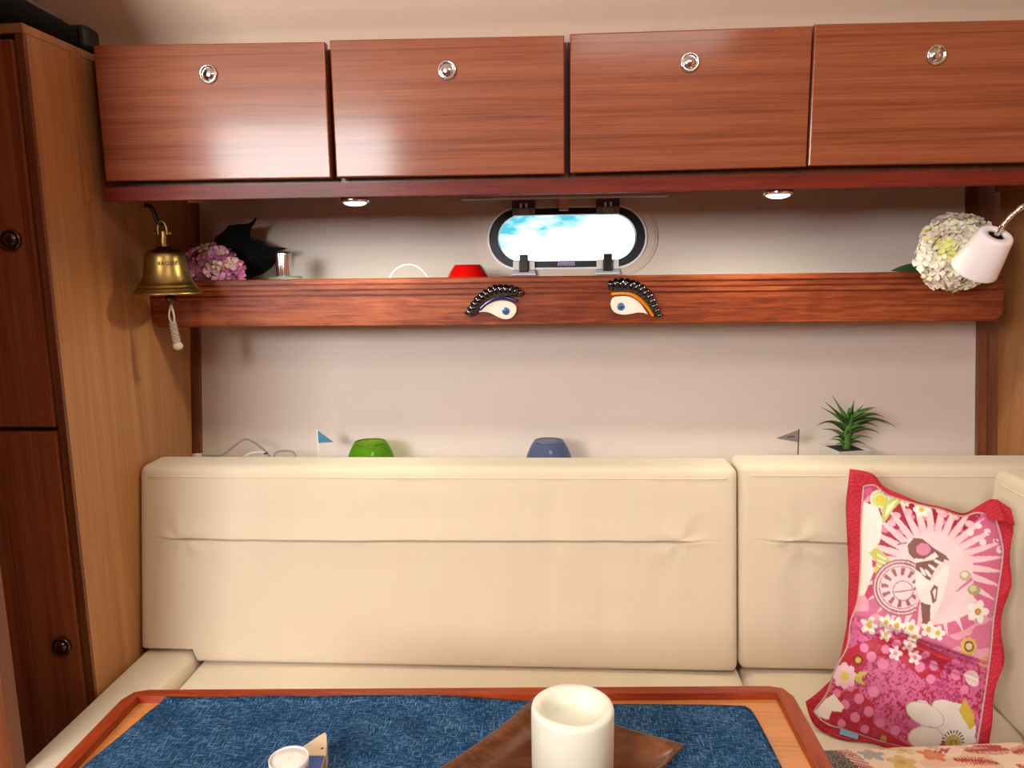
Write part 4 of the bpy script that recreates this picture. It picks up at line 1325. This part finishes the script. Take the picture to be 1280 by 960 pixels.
# ------------------------------------------------------------------ reading lamp
def lamp():
    top = Vector((.6294, 1.150, 1.2285))
    ax = (top - Vector((.6222, 1.188, 1.1794))).normalized()
    t = empty('reading_lamp', (XR - .01, 1.08, 1.22), 'white reading lamp on a chrome gooseneck before the white hydrangea', 'lamp')
    q = ax.to_track_quat('Z', 'Y').to_matrix().to_4x4()
    m = Matrix.Translation(top) @ q
    Ls = .0630
    lathe('shade', [(.0115, -.002), (.0118, .0), (.0205, .0005), (.0232, -.0010), (.0242, -.0035), (.0332, -Ls + .002), (.0334, -Ls), (.0318, -Ls), (.0228, -.006), (.0115, -.005)], M_SHADE, t, 56, m, closed=True)
    lathe('socket', [(.0113, -.004), (.0113, -.016), (0, -.016)], M_BLKPL, t, 32, m)
    s = top + ax * (-.012)
    pts = smooth_pts([s, top + ax * .012, top + Vector((.014, -.012, .028)), top + Vector((.034, -.018, .044)), top + Vector((.075, -.030, .058)), top + Vector((.15, -.050, .060)), (.858, 1.085, 1.262), (XR - .014, 1.08, 1.235)], 22)
    tube('gooseneck', pts, lambda u: .0036 + .0005 * math.sin(u * 900), M_CHROME, t, 12)
    lathe('wall_mount', [(0, 0), (.022, 0), (.022, .008), (.018, .012), (0, .0125)], M_WHITEPL, t, 32, Matrix.Translation((XR - .0005, 1.08, 1.235)) @ Matrix.Rotation(-PI / 2, 4, 'Y'))
lamp()

# ------------------------------------------------------------------ black case on top of the tall locker
def case():
    t = empty('black_case', (-.87, 1.26, 1.562), 'black fabric case with grey strip on top of the tall locker', 'case')
    n, V, F = 16, [], []
    seg = 20
    for k in range(n + 1):
        u = k / n
        y = 1.085 + .262 * u
        x = -.868 + .010 * u
        w = .066 - .022 * u
        h = .0265 - .0055 * u
        if k == n: w *= .8; h *= .8
        for i in range(seg):
            a = 2 * PI * i / seg
            c, s = math.cos(a), math.sin(a)
            V.append((x + w * math.copysign(abs(c) ** .55, c), y, 1.5645 + h + h * math.copysign(abs(s) ** .7, s)))
    for k in range(n):
        for i in range(seg):
            j = (i + 1) % seg
            F.append((k * seg + i, k * seg + j, (k + 1) * seg + j, (k + 1) * seg + i))
    F.append(tuple(range(seg))[::-1]); F.append(tuple(range(n * seg, (n + 1) * seg)))
    mk('body', V, F, M_BLACKCL, t, smooth=True)
    v, f = box_g(-.870, -.800, 1.325, 1.372, 1.5645, 1.6080, .010, 3)
    mk('end_cap', v, f, M_BLKPL, t)
    pts = [(-.8225 - .016 * (1 - k / 11) , 1.10 + .20 * k / 11, 1.6175 - .0105 * k / 11) for k in range(12)]
    tube('grey_strip', pts, .0036, M_SILVST, t, 8)
case()

# ------------------------------------------------------------------ pillows
PC = {}
def corner_map(c00, c10, c01, c11, x0, x1, y0, y1, N):
    c00, c10, c01, c11, N = [np.array(c) for c in (c00, c10, c01, c11, N)]
    def f(x, y, h=0.0):
        a = (np.asarray(x, float) - x0) / (x1 - x0); b = (np.asarray(y, float) - y0) / (y1 - y0)
        a, b, h_ = np.broadcast_arrays(a, b, np.asarray(h, float))
        return ((1 - a) * (1 - b))[..., None] * c00 + (a * (1 - b))[..., None] * c10 + ((1 - a) * b)[..., None] * c01 + (a * b)[..., None] * c11 + h_[..., None] * N
    def g(x, y, h=0.0):          # the foot of the pillow rests on the seat
        P = f(x, y, h)
        low = np.maximum(0, .458 - P[..., 2])
        P[..., 2] = np.maximum(P[..., 2], .458 - .004 * np.tanh(low / .01) * 1.0)
        P[..., 1] -= low * .25
        return P
    return g
def resamp(pts, n):
    P = np.array([(p.x, p.y) for p in smooth_pts([(a, b, 0) for a, b in pts], 8)])
    L = np.concatenate([[0], np.cumsum(np.linalg.norm(np.diff(P, axis=0), axis=1))])
    s = np.linspace(0, L[-1], n)
    return np.stack([np.interp(s, L, P[:, 0]), np.interp(s, L, P[:, 1])], 1)
class Paint:
    def __init__(self, X, Y, base):
        self.X, self.Y = X, Y
        self.c = np.zeros(X.shape + (3,)); self.c[:] = S(*base)[:3]
    def put(self, m, col, k=1.0):
        self.c[m] = self.c[m] * (1 - k) + np.array(S(*col)[:3]) * k
    def ell(self, cx, cy, rx, ry=None, col=(255, 255, 255), rot=0, mask=None):
        ry = ry or rx
        a = math.radians(rot); dx, dy = self.X - cx, self.Y - cy
        u, v = dx * math.cos(a) + dy * math.sin(a), -dx * math.sin(a) + dy * math.cos(a)
        m = (u / rx) ** 2 + (v / ry) ** 2 < 1
        if mask is not None: m &= mask
        self.put(m, col)
    def ring(self, cx, cy, r0, r1, col, mask=None):
        d = np.hypot(self.X - cx, self.Y - cy); m = (d > r0) & (d < r1)
        if mask is not None: m &= mask
        self.put(m, col)
    def inside(self, pts):
        m = np.zeros(self.X.shape, bool); n = len(pts)
        for i in range(n):
            x1, y1 = pts[i]; x2, y2 = pts[(i + 1) % n]
            if y1 == y2: continue
            c = ((self.Y < y1) != (self.Y < y2)) & (self.X < (x2 - x1) * (self.Y - y1) / (y2 - y1) + x1)
            m ^= c
        return m
    def poly(self, pts, col, mask=None):
        m = self.inside(pts)
        if mask is not None: m &= mask
        self.put(m, col)
    def flower(self, cx, cy, r, col, ccol, n=6, cr=.32):
        for k in range(n):
            a = 2 * PI * k / n
            self.ell(cx + r * .58 * math.cos(a), cy + r * .58 * math.sin(a), r * .48, r * .34, col, math.degrees(a))
        self.ell(cx, cy, r * cr, r * cr, ccol)
def vnoise(X, Y, s, seed=0):
    X, Y = X / s + seed * 17.3, Y / s + seed * 9.1
    xi, yi = np.floor(X).astype(int), np.floor(Y).astype(int)
    fx, fy = X - xi, Y - yi
    fx, fy = fx * fx * (3 - 2 * fx), fy * fy * (3 - 2 * fy)
    h = lambda a, b: np.modf(np.abs(np.sin(a * 127.1 + b * 311.7 + seed * 74.7) * 43758.5453))[0]
    return (h(xi, yi) * (1 - fx) + h(xi + 1, yi) * fx) * (1 - fy) + (h(xi, yi + 1) * (1 - fx) + h(xi + 1, yi + 1) * fx) * fy
def paint_bird_pillow(X, Y):
    p = Paint(X, Y, (214, 118, 158))
    z4 = lambda L: [(1020 + a / 4.8, 580 + b / 4.8) for a, b in L]
    z5 = lambda L: [(1000 + a / 4.571, 760 + b / 4.571) for a, b in L]
    fold = 778 + (X - 1070) * .33
    low = Y > fold
    n1 = vnoise(X, Y, 3.0, 1); n2 = vnoise(X, Y, 14, 2); n3 = vnoise(X, Y, 1.6, 3)
    # upper ground, sunburst
    cx, cy = 1166, 712
    dx, dy = X - cx, Y - cy
    r = np.hypot(dx, dy); ang = np.degrees(np.arctan2(-dy, dx))
    up = ~low
    p.put(up & (r > 88), (206, 110, 150))
    p.put(up & (r > 88) & (ang > 60) & (ang < 150), (176, 44, 74))
    p.put(up & (r > 88) & (n2 > .55), (224, 160, 178))
    ringm = up & (r > 34) & (r <= 90)
    p.put(ringm, (206, 104, 142))
    p.put(ringm & (ang > 45) & (ang < 165), (160, 26, 50))
    for (ax_, ay_) in ((1110, 668), (1122, 655), (1142, 652), (1160, 652), (1180, 658), (1200, 668), (1128, 672), (1168, 664), (1188, 645), (1150, 668)):
        p.ell(ax_, ay_, 5.5, 4.5, (220, 130, 164), 0, ringm)
    p.put(ringm & (ang > 165) | ringm & (ang < -150), (196, 60, 100))
    na = 30
    ph = (ang / 360 * na) % 1.0
    w = np.clip((92 - r) / 52, 0, 1) * .5
    p.put(ringm & (np.abs(ph - .5) < w), (236, 200, 208))
    p.put(up & (r <= 40), (236, 208, 212))
    p.put(up & (r < 75) & (dx > -5) & (dy > -10) & (dx < 50), (234, 206, 210))
    # cream left border, leaves and flowers
    p.poly(z4([(296, 240), (390, 280), (420, 370), (400, 500), (350, 560), (360, 690), (310, 820), (270, 830), (285, 500)]), (238, 226, 216))
    p.poly(z4([(290, 130), (350, 135), (360, 180), (320, 230), (290, 250)]), (196, 70, 120))
    for a, b in ((500, 335), (570, 312), (780, 325), (850, 340), (930, 385), (470, 385)):
        p.ell(*z4([(a, b)])[0], 5.5, 4.5, (236, 180, 198))
    p.flower(*z4([(655, 295)])[0], 10.5, (240, 236, 224), (214, 190, 80))
    p.flower(*z4([(560, 250)])[0], 6, (234, 214, 210), (210, 190, 90)); p.flower(*z4([(760, 285)])[0], 6, (232, 200, 206), (210, 190, 90))
    p.flower(*z4([(840, 320)])[0], 6, (226, 214, 170), (190, 180, 90))
    for a, b in ((980, 395), (1030, 435), (1080, 490), (1100, 545), (930, 440), (1000, 500)):
        p.ell(*z4([(a, b)])[0], 4.2, 4.6, (236, 214, 220))
    p.poly(z4([(960, 300), (1060, 300), (1130, 420), (1120, 560), (1060, 480), (990, 380)]), (206, 96, 146), up & (n1 > .45))
    p.ell(*z4([(405, 228)])[0], 13, 12.5, (206, 216, 178)); p.ell(*z4([(408, 235)])[0], 7.5, 6.5, (212, 200, 60)); p.ring(*z4([(405, 228)])[0], 8.5, 9.5, (166, 180, 110))
    p.poly(z4([(430, 250), (520, 205), (545, 232), (480, 300), (450, 350), (418, 388), (412, 310)]), (188, 196, 106))
    p.poly(z4([(450, 270), (520, 222), (470, 300), (430, 350)]), (228, 232, 190))
    p.poly(z4([(335, 565), (385, 535), (440, 585), (472, 640), (474, 740), (400, 722), (370, 690), (378, 620)]), (196, 192, 84))
    for k in range(5):
        p.poly(z4([(385, 570 + 32 * k), (440, 600 + 32 * k), (436, 612 + 32 * k), (385, 584 + 32 * k)]), (212, 226, 196))
    # clock
    c0 = z4([(522, 775)])[0]
    lm = X < 1020 + 606 / 4.8
    p.ell(*c0, 35, 35, (236, 206, 212), 0, lm & up)
    for a, b in ((33, 35.2), (29, 31.4), (25.6, 26.8)): p.ring(*c0, a, b, (164, 100, 112), lm & up)
    aa = np.degrees(np.arctan2(Y - c0[1], X - c0[0]))
    rr = np.hypot(X - c0[0], Y - c0[1])
    p.put(up & lm & (rr > 15) & (rr < 24.5) & ((aa / 30) % 1 < .42), (156, 92, 104))
    p.ell(*z4([(532, 795)])[0], 13, 11.5, (238, 208, 214)); p.ring(*z4([(532, 795)])[0], 11.4, 12.6, (160, 100, 110), up)
    p.poly(z4([(485, 800), (590, 785), (590, 792), (485, 808)]), (160, 100, 110))
    # bird
    p.poly(z4([(605, 640), (700, 740), (780, 640), (803, 650), (792, 730), (765, 830), (742, 900), (705, 965), (660, 905), (630, 850), (605, 760)]), (232, 228, 226))
    p.poly(z4([(600, 475), (650, 480), (720, 540), (785, 582), (806, 616), (760, 600), (735, 612), (705, 640), (650, 640), (600, 605), (570, 572), (562, 520)]), (130, 84, 80))
    p.ell(*z4([(655, 545)])[0], 9, 7.8, (212, 132, 164))
    p.poly(z4([(600, 600), (660, 605), (725, 560), (742, 590), (700, 615), (650, 630), (605, 628)]), (240, 228, 224))
    p.poly(z4([(608, 628), (690, 612), (770, 598), (775, 618), (742, 640), (722, 668), (704, 700), (690, 738), (660, 715), (640, 690), (608, 668)]), (130, 84, 80))
    for a, b, c in ((650, 680, 60), (680, 690, 55), (705, 655, 40), (740, 622, 25)):
        p.ell(*z4([(a, b)])[0], 6.2, 1.9, (238, 226, 222), c)
    p.poly(z4([(500, 512), (560, 500), (562, 508), (500, 520)]), (140, 96, 92))
    p.poly(z4([(635, 862), (692, 880), (690, 1010), (650, 1010), (640, 930)]), (134, 90, 84))
    p.poly(z4([(690, 800), (712, 758), (736, 772), (728, 850), (705, 872)]), (134, 90, 84)); p.poly(z4([(704, 800), (716, 780), (724, 790), (718, 846)]), (236, 226, 222))
    # berries, small flower
    p.ell(*z4([(895, 705)])[0], 7.5, 6.5, (190, 178, 150)); p.ell(*z4([(890, 698)])[0], 4, 3.5, (234, 220, 206))
    p.poly(z4([(835, 800), (930, 715), (942, 730), (850, 800)]), (210, 120, 150))
    p.ell(*z4([(945, 788)])[0], 8, 7, (164, 160, 110)); p.ell(*z4([(940, 780)])[0], 4.5, 4, (206, 204, 160))
    p.flower(*z4([(968, 918)])[0], 14, (236, 230, 222), (206, 170, 70), 5, .3); p.ring(*z4([(968, 918)])[0], 2.2, 3.4, (150, 110, 60))
    # lower ground: splattered pink and crimson
    p.put(low, (206, 100, 152))
    redz = p.inside(z5([(250, 280), (430, 200), (640, 195), (860, 300), (800, 400), (700, 420), (560, 300), (420, 300), (330, 440), (200, 520)])) | p.inside(z5([(170, 520), (330, 480), (440, 560), (430, 660), (700, 820), (400, 760), (200, 680), (110, 640)]))
    p.put(low & redz, (182, 30, 56))
    p.put(low & ~redz & (n1 * .6 + n3 * .4 > .60), (168, 36, 70))
    p.put(low & (vnoise(X, Y, 9, 7) > .72) & (n3 > .45), (176, 60, 110))
    for a, b, q in ((380, 255, 25), (420, 300, 28), (485, 340, 30), (350, 530, 28), (405, 598, 28), (328, 632, 28), (385, 697, 25), (270, 565, 26), (690, 355, 28), (770, 350, 25), (720, 290, 22), (750, 420, 25), (300, 470, 25), (225, 505, 22), (430, 490, 30), (890, 400, 28), (940, 480, 25), (560, 230, 24), (500, 260, 24), (470, 660, 26), (560, 700, 28), (250, 670, 24)):
        p.ell(*z5([(a, b)])[0], q / 4.57, q / 4.57, (222, 132, 176), 0, low)
    for a, b in ((630, 235), (555, 282), (665, 305)):
        p.flower(*z5([(a, b)])[0], 8.5, (238, 226, 226), (226, 150, 170), 5)
    p.flower(*z5([(345, 322)])[0], 7, (130, 30, 40), (214, 180, 70), 7, .5)
    p.flower(*z5([(268, 410)])[0], 15, (234, 200, 214), (214, 200, 80), 8, .34)
    p.poly(z5([(320, 420), (355, 385), (405, 385), (360, 415), (385, 460), (335, 440)]), (204, 190, 84))
    p.poly(z5([(75, 592), (120, 560), (205, 512), (262, 575), (250, 606), (192, 602), (172, 652), (100, 632)]), (240, 234, 226))
    W_ = (228, 226, 220)
    for a, b, rx, ry, rt in ((720, 610, 26, 13, 25), (860, 600, 26, 12, 5), (730, 740, 22, 15, 5), (900, 650, 30, 16, 40), (960, 770, 15, 12, 40), (820, 560, 14, 6, 5), (690, 555, 10, 5, 0), (810, 690, 26, 14, 20)):
        p.ell(*z5([(a, b)])[0], rx, ry, W_, rt, low)
    for a, b, rx, ry, rt in ((720, 610, 26, 13, 25), (730, 740, 22, 15, 5)):
        q = z5([(a, b)])[0]
        t_ = math.radians(rt); u = (X - q[0]) * math.cos(t_) + (Y - q[1]) * math.sin(t_); v_ = -(X - q[0]) * math.sin(t_) + (Y - q[1]) * math.cos(t_)
        e = (u / rx) ** 2 + (v_ / ry) ** 2
        p.put(low & (e > .88) & (e < 1), (186, 176, 166))
    q = z5([(885, 765)])[0]
    rr = np.hypot(X - q[0], Y - q[1]); aa = np.degrees(np.arctan2(Y - q[1], X - q[0]))
    p.put(low & (rr > 10) & (rr < 14.5) & ((aa / 18) % 1 < .5), (120, 84, 70))
    p.ell(*q, 9.5, 9, (186, 172, 84)); p.ring(q[0] + 1, q[1] + 2, 3, 4.5, (140, 124, 50))
    p.poly(z5([(912, 592), (945, 528), (1002, 620), (1006, 680), (982, 702), (940, 640)]), (208, 180, 66))
    p.ell(*z5([(985, 420)])[0], 11, 8, (232, 206, 208), 50)
    p.ell(*z5([(495, 750)])[0], 4, 5, (176, 160, 90))
    # band of little blossoms in the folds
    for a, b, q in ((410, 130, 11), (500, 110, 9), (560, 128, 10), (640, 140, 10), (740, 150, 10), (790, 170, 9), (500, 180, 8), (660, 190, 8)):
        p.flower(*z5([(a, b)])[0], q, (238, 230, 222), (206, 176, 80), 5, .34)
    p.flower(*z5([(960, 243)])[0], 10.5, (206, 176, 90), (120, 70, 60), 9, .62); p.ell(*z5([(960, 243)])[0], 4.4, 4, (210, 190, 150))
    p.ring(*z5([(1060, 335)])[0], 4, 6.5, (200, 170, 90))
    return p.c
def bird_pillow():
    N = np.array((-.263, -.882, .390)); N /= np.linalg.norm(N)
    t = empty('scatter_pillow', (.55, 1.12, .452), 'crimson edged pillow printed with a bird, clock and flowers in the settee corner', 'pillow')
    mp = corner_map((.4183, 1.3048, .8462), (.7295, 1.2223, .8696), (.3830, 1.1248, .4156), (.6735, 1.0616, .4687), 1000, 1270, 580, 945, N)
    nu, nv = 200, 300
    inL = resamp([(1084, 611), (1081, 660), (1080, 720), (1076, 760), (1067, 785), (1063, 815), (1046, 845), (1036, 872), (1018, 893)], nv + 1)
    inR = resamp([(1246, 652), (1254, 690), (1252, 720), (1247, 755), (1243, 785), (1240, 820), (1236, 850), (1231, 885), (1224, 930)], nv + 1)
    inT = resamp([(1084, 611), (1098, 609), (1115, 622), (1150, 634), (1180, 641), (1206, 650), (1226, 645), (1246, 652)], nu + 1)
    inB = resamp([(1018, 893), (1034, 907), (1060, 914), (1090, 923), (1118, 931), (1150, 938), (1190, 938), (1224, 930)], nu + 1)
    u = np.linspace(0, 1, nu + 1)[None, :]; v = np.linspace(0, 1, nv + 1)[:, None]
    def coons(k):
        return ((1 - u) * inL[:, k][:, None] + u * inR[:, k][:, None] + (1 - v) * inT[:, k][None, :] + v * inB[:, k][None, :]
                - ((1 - u) * (1 - v) * inT[0, k] + u * (1 - v) * inT[-1, k] + (1 - u) * v * inB[0, k] + u * v * inB[-1, k]))
    X, Y = coons(0), coons(1)
    prof = (np.clip(1 - (2 * u - 1) ** 2, 0, 1) ** .55) * (np.clip(1 - (2 * v - 1) ** 2, 0, 1) ** .5)
    h = .030 * prof
    f1 = Y - (779 + (X - 1070) * .36); f2 = Y - (793 + (X - 1070) * .40)
    ew = np.clip(prof * 1.3, 0, 1)
    h += ew * (-.014 * np.exp(-(f1 / 3.2) ** 2) + .007 * np.exp(-((f1 - 8) / 5) ** 2) * (1) - .011 * np.exp(-(f2 / 3.4) ** 2) * np.clip((X - 1090) / 60, 0, 1) + .005 * np.exp(-((f1 + 10) / 8) ** 2))
    h += ew * .0035 * (vnoise(X, Y, 42, 4) - .5) * 2 + ew * .0018 * (vnoise(X + Y * .6, Y, 18, 5) - .5) * 2
    h += ew * .008 * np.exp(-((Y - 890) / 28) ** 2) * np.exp(-((X - 1130) / 60) ** 2)
    P = mp(X, Y, h)
    PB = mp(X, Y, -.026 * prof)
    col = paint_bird_pillow(X, Y)
    V = P.reshape(-1, 3)
    k = np.arange((nu + 1) * (nv + 1)).reshape(nv + 1, nu + 1)
    Fq = np.stack([k[:-1, :-1], k[1:, :-1], k[1:, 1:], k[:-1, 1:]], -1).reshape(-1, 4)
    o = mk('cover', V.tolist(), Fq.tolist(), M_PRINT, t, smooth=True)
    at = o.data.color_attributes.new('print', 'FLOAT_COLOR', 'POINT')
    cc = np.ones((len(V), 4), np.float32); cc[:, :3] = col.reshape(-1, 3)
    at.data.foreach_set('color', cc.ravel())
    sB = PB[::6, ::5]
    kb = np.arange(sB.shape[0] * sB.shape[1]).reshape(sB.shape[:2])
    Fb = np.stack([kb[:-1, :-1], kb[:-1, 1:], kb[1:, 1:], kb[1:, :-1]], -1).reshape(-1, 4)
    mk('back_cover', sB.reshape(-1, 3).tolist(), Fb.tolist(), M_FLANGE, t, smooth=True)
    # flange ring
    n = 90
    iL, iR, iT, iB = inL[::5], inR[::5], inT[::5], inB[::5]
    oL = resamp([(1066, 587), (1061, 640), (1064, 700), (1064, 750), (1060, 800), (1048, 845), (1030, 866), (1007, 881)], len(iL))
    oR = resamp([(1263, 640), (1268, 662), (1263, 690), (1263, 740), (1252, 788), (1257, 828), (1246, 862), (1240, 932)], len(iR))
    oT = resamp([(1066, 587), (1096, 594), (1112, 611), (1150, 629), (1180, 637), (1207, 646), (1226, 636), (1243, 627), (1263, 640)], len(iT))
    oB = resamp([(1007, 881), (1016, 905), (1034, 922), (1065, 934), (1110, 942), (1170, 946), (1240, 932)], len(iB))
    inn = np.concatenate([iT[:-1], iR[:-1], iB[::-1][:-1], iL[::-1][:-1]])
    out = np.concatenate([oT[:-1], oR[:-1], oB[::-1][:-1], oL[::-1][:-1]])
    m_ = len(inn)
    VV = []
    rr = random.Random(4)
    for side in (1, -1):
        for q in (0, .33, .66, 1.0):
            pts = inn * (1 - q) + out * q
            wob = np.array([.004 * q * math.sin(i * .55) + .003 * q * math.sin(i * .23 + 1) for i in range(m_)])
            VV += mp(pts[:, 0], pts[:, 1], side * .0012 * (1 - q * .4) + wob).tolist()
    FF = []
    for s in range(2):
        for q in range(3):
            for i in range(m_):
                j = (i + 1) % m_
                b0 = s * 4 * m_ + q * m_
                FF.append((b0 + i, b0 + j, b0 + m_ + j, b0 + m_ + i))
    for i in range(m_):
        j = (i + 1) % m_
        FF.append((3 * m_ + i, 3 * m_ + j, 7 * m_ + j, 7 * m_ + i))
    mk('flange', VV, FF, M_FLANGE, t, smooth=True)
    # folded-over flange corner
    fl = mp(np.array([1231, 1246, 1263, 1268, 1254, 1236]), np.array([641, 628, 640, 662, 657, 655]), np.array([.006, .010, .006, .004, .014, .013]))
    V2 = fl.tolist() + (fl - N * .003).tolist()
    F2 = [(0, 1, 2, 3, 4, 5), (11, 10, 9, 8, 7, 6)] + [(i, (i + 1) % 6, 6 + (i + 1) % 6, 6 + i) for i in range(6)]
    mk('folded_corner', V2, F2, M_FLANGE, t)
    pp = mp(inn[:, 0], inn[:, 1], .0016)
    tube('piping', pp.tolist(), .0016, M_PIPE, t, 8, closed=True)
    tg = mp(np.array([1054, 1077, 1075, 1052]), np.array([912.5, 919.5, 926, 919]), np.array([.0045, .0045, .0055, .0055]))
    mk('label_tag', tg.tolist() + (tg - N * .001).tolist(), [(0, 1, 2, 3), (7, 6, 5, 4)] + [(i, (i + 1) % 4, 4 + (i + 1) % 4, 4 + i) for i in range(4)], M_TAGB, t)
bird_pillow()
def flat_pillow():
    z0 = .4525
    t = empty('lying_pillow', (.575, .83, z0), 'cream pillow with red feather print lying flat on the seat', 'pillow')
    N = (0, 0, 1.0)
    cx, cy, ang = .532, .828, math.radians(6)
    hx, hy = .160, .205
    def mp(a, b, h):
        x = a * hx; y = b * hy
        return np.stack([cx + x * math.cos(ang) - y * math.sin(ang), cy + x * math.sin(ang) + y * math.cos(ang), z0 + .048 + h], -1)
    n = 150
    a, b = np.meshgrid(np.linspace(-1, 1, n + 1), np.linspace(-1, 1, n + 1))
    pin = lambda s: 1 - .06 * (1 - s ** 2)
    A, B = a * pin(b), b * pin(a)
    pr = np.clip(1 - a ** 2, 0, 1) ** .5 * np.clip(1 - b ** 2, 0, 1) ** .5
    hT = .047 * pr + .004 * pr * (vnoise(a * 100, b * 100, 28, 3) - .5)
    X, Y = a * 100, b * 100
    p = Paint(X, Y, (232, 208, 182))
    p.put(vnoise(X, Y, 22, 2) > .62, (220, 186, 156))
    rg = random.Random(2)
    for (x, y, r, rot) in ((48, 80, 24, 8), (78, 50, 24, -20), (86, 84, 18, 25), (22, 62, 18, -12), (20, 30, 22, 30), (60, 5, 20, -10), (55, 88, 14, 0), (5, 80, 12, 20), (-20, -20, 20, 40)):
        c, s = math.cos(math.radians(rot)), math.sin(math.radians(rot))
        u = (X - x) * c + (Y - y) * s; w = -(X - x) * s + (Y - y) * c
        body = (u / r) ** 2 + (w / (r * .34)) ** 2 < 1
        comb = ((u / r * 7) % 1 < .55) | (np.abs(w) < r * .10)
        p.put(body & comb & (w < r * .3), (176, 40, 48))
    for (x, y, r, c) in ((-40, 66, 11, (206, 176, 110)), (-55, 82, 10, (150, 160, 168)), (-26, 84, 9, (206, 190, 130)), (-8, 74, 11, (212, 120, 70)), (-48, 40, 16, (160, 166, 170)), (-36, 94, 7, (190, 176, 120)), (4, 90, 7, (170, 172, 170))):
        p.flower(x, y, r, c, (196, 150, 70), 5)
    # woven dark band and red striped edge along the table side
    band = X < -76
    cc_ = np.hypot((X % 8) - 4, (Y % 8) - 4)
    p.put(band, (70, 64, 58)); p.put(band & (np.abs(cc_ - 3.6) < .6), (150, 142, 128))
    st = (X >= -76) & (X < -66)
    p.put(st, (150, 26, 44)); p.put(st & (((X + Y) / 5) % 1 < .4), (226, 200, 190))
    V = mp(A, B, hT).reshape(-1, 3)
    k = np.arange((n + 1) ** 2).reshape(n + 1, n + 1)
    F = np.stack([k[:-1, :-1], k[:-1, 1:], k[1:, 1:], k[1:, :-1]], -1).reshape(-1, 4)
    o = mk('cover', V.tolist(), F.tolist(), M_PRINT, t, smooth=True)
    at = o.data.color_attributes.new('print', 'FLOAT_COLOR', 'POINT')
    q = np.ones((len(V), 4), np.float32); q[:, :3] = p.c.reshape(-1, 3)
    at.data.foreach_set('color', q.ravel())
    VB = mp(A, B, -.046 * pr)[::5, ::5]
    kb = np.arange(VB.shape[0] * VB.shape[1]).reshape(VB.shape[:2])
    FB = np.stack([kb[:-1, :-1], kb[1:, :-1], kb[1:, 1:], kb[:-1, 1:]], -1).reshape(-1, 4)
    mk('back_cover', VB.reshape(-1, 3).tolist(), FB.tolist(), M_FLANGE, t, smooth=True)
flat_pillow()
